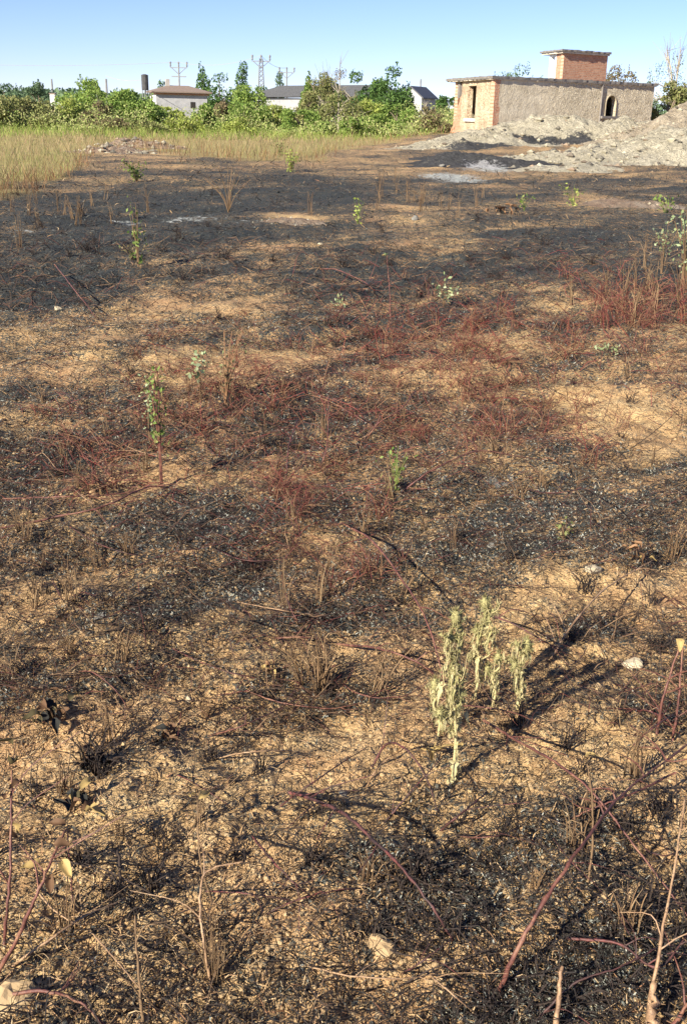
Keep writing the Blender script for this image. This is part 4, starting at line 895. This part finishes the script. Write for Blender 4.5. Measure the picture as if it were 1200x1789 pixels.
cane([(670, 1440, .0), (720, 1380, .08), (770, 1325, .10)], .0024, cd, 'fine dark twig crossing the arched twig left below the thistles', 2)
cane([(770, 1450, .01), (800, 1425, .06), (850, 1385, .03)], .0030, cd, 'short red twig end below the thistle base', 1)
cane([(1180, 1350, .06), (1100, 1385, .08), (1040, 1410, .06), (1000, 1430, .02)], .0026, c, 'thin red twig lying beside the thick cane at lower right', 2)
cane([(990, 1640, .02), (1080, 1648, .05), (1150, 1690, .06), (1215, 1610, .10)], .0030, cd, 'dark curved twig at the lower right edge', 3)
cane([(930, 1790, .0), (1000, 1720, .06), (1080, 1690, .08), (1150, 1655, .06)], .0024, cd, 'fine twig fanning out at the bottom right', 3)
cane([(1125, 1800, .0), (1150, 1660, .10), (1180, 1500, .18), (1196, 1390, .24)], .0036, ct, 'tall tan cane near the bottom right corner', 3)
cane([(1135, 1840, .0), (1138, 1775, .05), (1142, 1715, .09)], .011, ct, 'thick cut tan stub at the bottom right', 0, name='cut_stub')
cane([(970, 1830, .0), (974, 1750, .06), (980, 1690, .10)], .0060, ct, 'thin tan stub left of the thick cut stub', 0, name='cut_stub')
cane([(372, 1560+20, .0), (350, 1500, .10), (345, 1400, .20)], .0026, M['brownstem'], 'slim stalk with two tiny yellow leaves in the lower left field', 2, name='dry_stalk', leaves=[(334, 1392, .2, .022, 'yleaf'), (350, 1394, .2, .03, 'yleaf')])
cane([(368, 1720, .0), (355, 1640, .08), (350, 1560, .14), (365, 1520, .17), (425, 1505, .18)], .0030, ct, 'pale forked stalk in the bottom left field', 3, name='dry_stalk')
cane([(250, 1790, .0), (242, 1700, .08), (235, 1600, .15)], .0034, M['brownstem'], 'upright brown stalk near the bottom left', 2, name='dry_stalk')
cane([(20, 1690, .0), (90, 1640, .05), (150, 1600, .06), (220, 1570, .04)], .0028, ct, 'straight straw lying diagonally in the lower left', 0, name='dry_stalk')
cane([(205, 1560, .0), (210, 1520, .04), (207, 1487, .07)], .0046, M['charstem'], 'short thick charred stick standing in the lower left field', 0, name='charred_stick')
cane([(480, 1115, .02), (530, 1113, .04), (575, 1120, .02)], .0028, c, 'small red runner in the middle of the field', 3)
cane([(1170, 1800, .0), (1215, 1730, .08)], .0046, c, 'red cane end in the bottom right corner', 1)
cane([(560, 820, .0), (572, 770, .10), (574, 700, .2)], .004, c, 'upright red stem in the centre of the red tangle', 4)
cane([(500, 840, .0), (505, 780, .10), (520, 730, .18)], .004, cd, 'upright dark stem left of the centre of the red tangle', 4)
cane([(682, 560, .0), (680, 500, .2), (675, 445, .38)], .0055, c, 'tall pink stem with pale tip in the upper middle', 3, leaves=[(674, 444, .38, .05, 'palegreen'), (672, 452, .36, .036, 'yleaf')])
cane([(560, 470, .02), (590, 465, .10), (640, 500, .12), (660, 520, .0)], .007, c, 'low red arch in the upper middle of the black ground', 3)

# ------------------------------------------------------------------ thistles
def thistle(px, pyb, pyt, label, lean=0.0, heads=1, seed=0, fat=1.0):
    g0 = gp(px, pyb); r = random.Random(seed); nr_ = np.random.RandomState(seed)
    d = ray(px, pyt); Y = g0.y; h = (d.z/d.y*Y+CAM_H)-g0.z
    g = empty('thistle', g0); tag(g, label, 'thistle', 'pale withered thistles right of centre')
    P = smooth_path([(0, 0, -.01), (lean*.3*h+.006, .003, h*.3), (lean*.5*h-.008, .006, h*.6), (lean*.8*h+.007, -.004, h*.85), (lean*h, 0, h)], 6)
    MB().tube(P, [.0040-.0018*i/len(P) for i in range(len(P))], 7).build('stem', M['thstem'], g, smooth=True)
    SIDE = []
    for k in range(int(5*fat*h/.25)):                      # thinner side shoots
        i = r.randrange(int(len(P)*.15), int(len(P)*.8)); a = r.uniform(0, 6.3); L_ = r.uniform(.03, .085); p = P[i]; o_ = Vector((math.cos(a), math.sin(a)*.8, 0))
        Q = smooth_path([p, p+o_*L_*.45+Vector((0, 0, L_*.3)), p+o_*L_*.6+Vector((0, 0, L_*r.uniform(.5, 1.1)))], 4); MB().tube(Q, [.0014]*4+[.0011]*4+[.0009], 5).build('stem', M['thstem'], g); SIDE.append(Q)
    LP = [(q, None) for q in P]
    # withered spiny leaves hugging the stem
    for k in range(int((95*h/.30+20)*fat)):
        t = r.uniform(.04, .93)**.85; p = P[min(len(P)-1, int(t*len(P)))]
        if SIDE and r.random() < .45: p = r.choice(r.choice(SIDE)[2:])
        a = r.uniform(0, 2*PI); L_ = (.016+.045*r.random()**2)*(1.2-.4*t); wk = r.uniform(.10, .30)
        out = Vector((math.cos(a), math.sin(a), 0)); dn = r.uniform(-2.0, .8); b = MB(); v = []; n = 7
        sd = Vector((-out.y, out.x, 0))
        for i in range(n+1):
            s_ = i/n; c_ = p+out*(.003+L_*(.55*s_-.25*s_*s_))+Vector((0, 0, dn*L_*s_*s_*.8+.15*L_*s_)); wd = L_*wk*(1-s_)*(1.0 if i % 2 else .45)+.0006
            tw = Vector((0, 0, r.gauss(0, .004)))
            v += [tuple(c_-sd*wd+tw), tuple(c_+Vector((0, 0, -.003))), tuple(c_+sd*wd-tw)]
        f = [(3*i+q, 3*i+q+1, 3*i+q+4, 3*i+q+3) for i in range(n) for q in (0, 1)]
        b.add(v, f)
        N_ = 10; bs = np.array([v[3*nr_.randint(1, n)+2*nr_.randint(0, 2)] for _ in range(N_)]); b.blades(bs, bs+nr_.normal(size=(N_, 3))*.006, .0011, r=nr_)
        b.build('leaf', M['thleaf'] if r.random() > (t-.35)*1.1 else M['thhead'], g)
    # heads
    for k in range(heads+len(SIDE)//3):
        top = P[-1] if k == 0 else SIDE[k-heads][-1] if k >= heads else P[int(len(P)*(.80-.06*k))]+Vector((.020*(-1)**k, -.006, .018)); rad = .0110 if k == 0 else .008
        b = MB(); zz = [-1.1, -.8, -.3, .3, .8, 1.15]; q = [.45, .8, 1, .95, .7, .4]
        b.tube([top+Vector((0, 0, z*rad*1.25)) for z in zz], [rad*a for a in q], 10)
        nS = 90; dd = nr_.normal(size=(nS, 3)); dd[:, 2] = dd[:, 2]*.8+.35; dd /= np.linalg.norm(dd, axis=1)[:, None]
        bs = np.array(top)+dd*rad*np.array([1, 1, 1.3]); b.blades(bs, bs+dd*nr_.uniform(.006, .017, (nS, 1)), .0014, r=nr_)
        hd = b.build('flower_head', M['thhead'], g)
        b = MB(); nS = 50; dd = nr_.normal(size=(nS, 3))*.35; dd[:, 2] = 1; dd /= np.linalg.norm(dd, axis=1)[:, None]
        bs = np.array(top)+np.array([0, 0, rad*1.3]); bs = np.repeat(bs[None], nS, 0); b.blades(bs, bs+dd*nr_.uniform(.008, .020, (nS, 1)), .0013, r=nr_); b.build('bristles', M['thleaf'], hd)
    return g
thistle(790, 1365, 1078, 'leftmost tall withered thistle with a grey green head, above the yellow leaf', -.04, 2, 1, 1.3)
thistle(828, 1222, 1052, 'middle withered thistle, tallest head of the group', .03, 1, 2, 1.4)
thistle(903, 1240, 1125, 'right withered thistle standing apart from the others', .05, 1, 3, 1.2)
thistle(765, 1290, 1195, 'short headless looking thistle at the left foot of the group', -.10, 1, 4, .8)
thistle(858, 1235, 1150, 'small thistle between the middle and the right one', .05, 1, 5, .7)
cane([(808, 1300, .03), (780, 1302, .05), (755, 1310, .05), (735, 1308, .04)], .003, M['yleaf'], 'bright yellow curled leaf stalk lying below the thistles', 0, name='yellow_sprig', leaves=[(745, 1308, .05, .036, 'yleaf'), (760, 1304, .05, .035, 'yleaf')])

# ------------------------------------------------------------------ small weeds, tufts, sprigs
def base_at(px, py): p = gp(px, py); return p
def hpx(px, pyb, pyt):
    g0 = gp(px, pyb); d = ray(px, pyt); return (d.z/d.y*g0.y+CAM_H)-g0.z
def weed(name, label, cat, px, pyb, pyt, wpx, mleaf, mstem, nst=5, nlf=60, lf=.02, seed=0, topheavy=.4, group=None):
    g0 = gp(px, pyb); h = hpx(px, pyb, pyt); wr = wpx*(g0-Vector((0, 0, CAM_H))).length/FPX; r = np.random.RandomState(seed+int(px))
    g = empty(name, g0); tag(g, label, cat, group); P = []
    for k in range(nst):
        a = r.uniform(0, 6.28); q = wr*r.uniform(.1, 1)**.7; hh_ = h*r.uniform(.65, 1) if k else h
        if k == 0: q = 0
        pts_ = smooth_path([(r.normal()*.005, r.normal()*.005, -.01), (q*.3*math.cos(a), q*.3*math.sin(a), hh_*.5), (q*math.cos(a), q*math.sin(a), hh_)], 5)
        MB().tube(pts_, [max(.0016, h*.009)*(1-.6*i/len(pts_)) for i in range(len(pts_))], 5).build('stem', M[mstem], g)
        n = max(1, nlf//nst)
        for j in range(n):
            t = topheavy+(1-topheavy)*r.uniform(0, 1); p = pts_[min(len(pts_)-1, int(t*len(pts_)))]; P.append((p.x+r.normal()*lf*.8, p.y+r.normal()*lf*.8, p.z+r.normal()*lf*.7))
    P = np.array(P); P[:, 2] = np.maximum(P[:, 2], .004)
    b = MB(); b.leaves(P, lf*r.uniform(.7, 1.4, len(P)), asp=.55, r=r); b.build('foliage', M[mleaf], g); return g
weed('green_weed', 'tall weed with green leaves on a bare red stem left of centre', 'weed', 285, 852, 640, 22, 'green', 'cane', 4, 150, .02, 1, .45)
weed('green_weed', 'second leafy spike just left of the tall red stemmed weed', 'weed', 262, 775, 655, 14, 'palegreen', 'brownstem', 3, 90, .018, 2, .2)
weed('green_weed', 'grassy bright green tuft in the middle of the field', 'weed', 692, 855, 778, 34, 'green', 'green', 9, 60, .022, 3, .1)
weed('pale_weed', 'weed with pale white green leaves above the tall red stemmed one', 'weed', 352, 700, 615, 16, 'palegreen', 'brownstem', 4, 40, .03, 4, .65)
weed('green_weed', 'leafy weed with pale leaves cut by the right edge', 'weed', 1192, 505, 355, 40, 'palegreen', 'brownstem', 9, 150, .038, 5, .35)
weed('green_weed', 'low leafy weed left of the one cut by the right edge', 'weed', 1155, 480, 385, 24, 'palegreen', 'brownstem', 5, 60, .038, 6, .55)
weed('green_weed', 'green shrubby weed at the edge of the grass below the reddish heap', 'weed', 240, 318, 277, 32, 'green', 'brownstem', 14, 260, .055, 7, .25)
weed('green_weed', 'upright weed with yellow green leaves on the black ground at left', 'weed', 243, 470, 355, 16, 'green', 'brownstem', 5, 70, .05, 8, .2)
weed('dry_weed', 'yellow green tuft at the edge of the burnt ground in the middle', 'weed', 508, 300, 262, 26, 'fyellow', 'brownstem', 14, 240, .06, 9, .1)
weed('dry_weed', 'olive weed behind the yellow green tuft', 'weed', 490, 275, 240, 22, 'folive', 'brownstem', 12, 160, .07, 10, .1)
weed('green_weed', 'pale sprouting weed above the middle red stems', 'weed', 775, 535, 490, 26, 'palegreen', 'brownstem', 6, 60, .032, 11, .4)
weed('pale_weed', 'pale sprouting weed left of the tall pink stem', 'weed', 590, 540, 515, 18, 'palegreen', 'brownstem', 4, 30, .03, 12, .4)
weed('pale_weed', 'row of pale green leaves lying on the ground at right', 'weed', 1065, 620, 604, 42, 'palegreen', 'brownstem', 6, 36, .03, 13, .4)
weed('green_weed', 'small grassy weed on the sandy strip in the upper right', 'weed', 915, 368, 340, 16, 'green', 'greengrass', 7, 40, .05, 14, .2)
weed('green_weed', 'grassy weed left of centre in the upper field', 'weed', 625, 388, 345, 14, 'fyellow', 'greengrass', 7, 36, .05, 15, .2)
weed('green_weed', 'grassy weed right of the ash heap foot', 'weed', 1000, 355, 322, 24, 'fyellow', 'greengrass', 8, 46, .06, 16, .2)
weed('green_weed', 'thin green sprigs by the right edge below the earth tongue', 'weed', 1160, 372, 345, 30, 'green', 'greengrass', 8, 60, .06, 17, .3)
weed('dry_weed', 'olive tuft among red stems just right of the thistles\' tan cane', 'weed', 985, 945, 905, 26, 'folive', 'brownstem', 7, 40, .016, 18, .2)
weed('dry_weed', 'small dry shrub with brown orange leaves left of the centre', 'weed', 395, 700, 575, 50, 'fbrown', 'redstem', 12, 220, .018, 19, .3)
weed('dry_weed', 'brown leafed low weed on the black ground at left', 'weed', 232, 452, 425, 34, 'fbrown', 'brownstem', 8, 110, .035, 20, .1)
# grey leafy scorched sapling
weed('dry_sapling', 'grey leafless sapling with fanned twigs in the upper left field', 'sapling', 400, 372, 290, 40, 'fbrown', 'brownstem', 14, 50, .03, 21, .5)
# dry leafy sprig right
def sprig(label, px, py, n, s, mats, spread, h, name='dry_sprig'):
    g0 = gp(px, py); g = empty(name, g0); tag(g, label, 'dry sprig'); r = random.Random(int(px)); 
    for k in range(max(3, n//3)):
        a = r.uniform(0, 6.3); q = spread*r.uniform(.3, 1); MB().tube(smooth_path([(0, 0, -.005), (q*.4*math.cos(a), q*.4*math.sin(a), h*.6), (q*math.cos(a), q*math.sin(a), h*r.uniform(.5, 1))], 4), .0018, 5).build('stem', M['brownstem'], g)
    for k in range(n):
        a = r.uniform(0, 6.3); q = spread*r.uniform(.1, 1); leafmesh(Vector((q*math.cos(a), q*math.sin(a), h*r.uniform(.3, 1.1))), s*r.uniform(.7, 1.2), r, M[mats[k % len(mats)]], g)
    return g
sprig('dry sprig with tan hanging leaves near the right edge above the pale squarish stone', 1112, 985, 9, .035, ['strawlit', 'yleaf', 'dleaf'], .055, .06)
sprig('scorched plant with broad dark leaves at the left edge', 95, 1262, 12, .048, ['oliveleaf', 'charlit', 'dleaf'], .06, .06)
sprig('curled brown leaves piled left of centre near the small rounded stone', 290, 1300, 10, .035, ['dleaf', 'strawlit', 'charlit'], .06, .04)
sprig('small tuft of curled leaves above the red leafy cane', 130, 1415, 8, .04, ['dleaf', 'charlit', 'yleaf'], .05, .05)
sprig('yellowish star shaped sprig lying left of centre', 470, 1178, 6, .03, ['yleaf', 'strawlit'], .025, .03)
sprig('dead brown leaves on the sandy strip in the upper right', 870, 372, 14, .12, ['dleaf', 'strawlit', 'charlit'], .30, .10)
sprig('dark withered tuft below the left scorched plant', 160, 1340, 8, .04, ['dleaf', 'charlit'], .05, .03)
def tuft_mesh(n, h, spread, r_, seed, fork=.5, n_side=4):
    r = random.Random(seed); b = MB()
    for k in range(n):
        a = r.uniform(0, 6.28); q = spread*r.uniform(.1, 1); hh_ = h*r.uniform(.4, 1); bx, by = r.gauss(0, .02*spread/.1), r.gauss(0, .02*spread/.1)
        P = smooth_path([(bx, by, -.01), (bx+q*.3*math.cos(a), by+q*.3*math.sin(a), hh_*.55), (bx+q*math.cos(a), by+q*math.sin(a), hh_*r.uniform(.8, 1))], 3)
        b.tube(P, [r_*(1-.6*i/len(P)) for i in range(len(P))], n_side, False)
        while r.random() < fork:
            i = r.randrange(2, len(P)-1); a2 = r.uniform(0, 6.28); L_ = hh_*r.uniform(.15, .4); p = P[i]
            b.tube([p, p+Vector((math.cos(a2)*.6, math.sin(a2)*.6, .7))*L_*.5, p+Vector((math.cos(a2), math.sin(a2), r.uniform(.2, 1)))*L_], [r_*.6, r_*.45, r_*.2], 3, False)
    return b
PROTO = {}
for kind, mm, (n, h, sp, rr_, fk) in [('red', 'redstem', (15, .17, .20, .0019, .80)), ('redlow', 'redstem', (22, .09, .24, .0019, .80)), ('brown', 'brownstem', (12, .13, .05, .0018, .45)),
                                    ('stub', 'charstem', (14, .07, .05, .0018, .25)), ('char', 'charstem', (14, .10, .10, .0022, .7)), ('tall', 'brownstem', (7, .30, .06, .0020, .35))]:
    PROTO[kind] = [tuft_mesh(n, h, sp, rr_, 100+k, fk).build({'red': 'red_stem_tuft', 'redlow': 'red_runner_tuft', 'brown': 'dry_stem_tuft', 'stub': 'stubble_tuft', 'char': 'charred_twig_tuft', 'tall': 'tall_stalk_tuft'}[kind], M[mm]) for k in range(4)]
USED = {}
TUFTS = []
def place_tuft(kind, px, py, s, label, group):
    L_ = PROTO[kind]; k = rnd.randrange(len(L_)); o = L_[k]
    if USED.get((kind, k)): o = o.copy(); C.objects.link(o)
    USED[(kind, k)] = 1
    g0 = gp(px, py); o.location = g0; o.rotation_euler = (rnd.gauss(0, .12), rnd.gauss(0, .12), rnd.uniform(0, 6.3)); o.scale = (s, s, s*rnd.uniform(.8, 1.2)); tag(o, label, 'tuft', group); TUFTS.append((o, kind, px, py, s))
def field(kind, n, cx, cy, sx, sy, s0, s1, label, group, gauss=True):
    for _ in range(n):
        for t in range(20):
            px = rnd.gauss(cx, sx*.6) if gauss else rnd.uniform(cx-sx, cx+sx); py = rnd.gauss(cy, sy*.6) if gauss else rnd.uniform(cy-sy, cy+sy)
            if 290 < py < 1850 and -80 < px < 1280: break
        place_tuft(kind, px, py, rnd.uniform(s0, s1), label, group)
field('red', 24, 800, 590, 210, 55, .8, 1.3, 'tuft of burnt red stems in the red tangle above the centre of the field', 'red stem tufts above the centre')
field('red', 22, 1120, 545, 130, 45, 1.0, 1.7, 'taller tuft of burnt red stems by the right edge below the pale leaved weed', 'red stem tufts at the right edge')
field('red', 18, 860, 740, 170, 60, .6, 1.05, 'tuft of dark red stems in the middle right of the field', 'red stem tufts right of centre')
field('red', 14, 410, 690, 140, 70, .5, 1.05, 'tuft of red stems left of centre around the dry shrub', 'red stem tufts left of centre')
field('redlow', 34, 620, 700, 420, 130, .6, 1.2, 'low tuft of red runners across the middle of the field', 'low red runners in the middle')
field('red', 9, 495, 870, 70, 50, .4, .75, 'small red stem tuft left of the thistles and above', 'small red stem tufts in the lower middle')
field('red', 6, 640, 980, 40, 60, .6, .9, 'small red tuft beside the long cane that arches to the thistles', 'small red tufts beside the arching cane')
field('redlow', 10, 200, 800, 150, 80, .7, 1.2, 'low tuft of red runners in the left middle of the field', 'low red runners at the left')
field('char', 26, 200, 420, 200, 60, 1.0, 2.0, 'black charred twig tuft on the burnt ground at upper left', 'charred twig tufts at upper left')
field('char', 16, 800, 430, 250, 60, 1.0, 1.8, 'black charred twig tuft on the burnt ground at upper right', 'charred twig tufts at upper right')
field('tall', 16, 120, 380, 120, 45, 1.0, 1.8, 'tall thin dry stalks standing on the black ground at upper left', 'dry stalks at upper left')
field('tall', 16, 740, 350, 110, 35, 1.2, 2.0, 'tall thin dry stalks in front of the ash heap', 'dry stalks before the ash heap')
field('tall', 14, 1120, 520, 90, 40, 1.0, 1.7, 'tall brown stalks among the red stems at the right edge', 'brown stalks at the right edge')
field('char', 34, 600, 1250, 600, 420, .5, 1.0, 'small charred twig tuft on the lower half of the field', 'charred twig tufts in the lower field', False)
field('brown', 44, 600, 1150, 620, 500, .6, 1.2, 'small tuft of dry brown stems in the lower half of the field', 'dry stem tufts in the lower field', False)
field('stub', 40, 600, 1200, 620, 500, .6, 1.2, 'tuft of short black burnt stubble in the lower half of the field', 'stubble tufts in the lower field', False)
field('stub', 3, 155, 1345, 25, 12, 1.3, 1.8, 'dense stubble tuft of pointed burnt stems below the scorched plant at left', 'dense stubble tufts at lower left')
field('brown', 5, 590, 1190, 50, 22, 1.0, 1.4, 'brown stem tuft on the sandy ridge left of the thistles', 'stem tufts left of the thistles')
field('tall', 5, 370, 1700, 25, 30, .4, .6, 'slim branched stalks near the bottom left of the field', 'slim stalks at bottom left')
field('tall', 22, 600, 900, 600, 250, .35, .8, 'thin single stalks standing in the middle of the field', 'thin stalks in the middle', False)
field('stub', 22, 620, 620, 600, 180, .9, 1.6, 'black stubble tuft between the red stems', 'stubble tufts between the red stems', False)
# thin runners trailing over the field between the tufts
for k in range(64):
    px = rnd.uniform(20, 1190); py = rnd.uniform(600, 1740); L_ = rnd.uniform(60, 190)*(.5+py/1800); a = rnd.choice((rnd.gauss(-.5, .5), rnd.gauss(.6, .5))); hh_ = rnd.uniform(.02, .11); dx, dy = L_*math.cos(a), L_*math.sin(a)*.7
    bow = rnd.gauss(0, 14)
    o = cane([(px, py, .004), (px+dx*.3, py+dy*.3-bow, hh_), (px+dx*.7, py+dy*.7-bow, hh_*.9), (px+dx, min(py+dy, 1800), .004)], rnd.uniform(.0014, .0024), rnd.choice([c, cd, cd, M['charstem'], ct]), 'thin runner', rnd.choice((1, 2, 3)), name='thin_runner', group='thin runners trailing over the field', seed=k)
    o['category'] = 'runner'; TUFTS.append((o, 'runner', px+dx/2, py+dy/2, 1))
# each tuft gets a label of its own: size, kind and the nearest landmark on the field
LM = [(790, 1200, 'pale thistles'), (662, 1658, 'lone tan stone at the bottom'), (1102, 1166, 'pale squarish stone'), (1035, 1000, 'pale stone by the leafy sprig'), (22, 1748, 'large corner stone'),
      (330, 1226, 'small rounded pale stone'), (285, 800, 'tall green weed with red stem'), (692, 820, 'bright green grassy tuft'), (352, 650, 'pale white leaved weed'), (1192, 440, 'leafy weed at the right edge'),
      (240, 300, 'green shrubby weed'), (400, 340, 'grey leafless sapling'), (510, 383, 'flat sandy clod'), (815, 290, 'ash heap'), (243, 410, 'yellow green upright weed'), (680, 500, 'tall pink stem'), (830, 797, 'arched pink cane'),
      (95, 1240, 'scorched broad leaved plant'), (650, 1470, 'dark red cane at the bottom'), (960, 1560, 'thick red cane'), (110, 1500, 'yellow leaves at lower left'), (395, 640, 'dry orange leaved shrub'), (170, 890, 'long red runner at left'),
      (1065, 612, 'row of pale leaves'), (1112, 975, 'dry leafy sprig'), (130, 510, 'leaning reddish stick'), (690, 1020, 'long arching red cane'), (1140, 1740, 'thick cut stub'), (470, 1178, 'star shaped yellowish sprig'), (1165, 1220, 'upright twin canes'),
      (360, 1600, 'pale forked stalk'), (870, 372, 'dead brown leaves'), (775, 515, 'pale sprouting weed'), (590, 528, 'small pale sprouts'), (985, 930, 'olive tuft'), (1100, 350, 'low tan bank'), (508, 290, 'yellow green tuft'), (710, 1330, 'dark arched twig')]
KN = {'red': 'bushy burnt red stems', 'redlow': 'low sprawling red runners', 'brown': 'thin dry brown stems', 'stub': 'short black stubble', 'char': 'black charred twigs', 'tall': 'tall upright brown stalks'}
buck = {}
for o, kind, px, py, s in TUFTS:
    l = min(LM, key=lambda q: math.hypot((px-q[0]), (py-q[1])*1.3)); dx, dy = px-l[0], (py-l[1])*1.3
    side = ('right of' if dx > 0 else 'left of') if abs(dx) > abs(dy) else ('below' if dy > 0 else 'above')
    buck.setdefault((kind, side, l[2]), []).append((math.hypot(dx, dy), o.name))
ORD = ['nearest', 'second nearest', 'third nearest', 'fourth nearest', 'fifth nearest', 'sixth nearest', 'seventh nearest', 'eighth nearest', 'ninth nearest', 'tenth nearest', 'eleventh nearest', 'twelfth nearest', 'thirteenth nearest', 'fourteenth nearest', 'fifteenth nearest', 'sixteenth nearest', 'farthest', 'farthest']
for (kind, side, lm), L_ in buck.items():
    for i, (d, nm) in enumerate(sorted(L_)):
        pre = '' if len(L_) == 1 else (ORD[min(i, 17)]+' ' if i < len(L_)-1 or len(L_) == 2 else 'farthest ')
        if len(L_) == 2: pre = ('nearer ', 'farther ')[i]
        bpy.data.objects[nm]['label'] = pre+('thin burnt runner trailing' if kind == 'runner' else 'tuft of '+KN[kind])+' '+side+' '+lm
print('objects', len(bpy.data.objects))
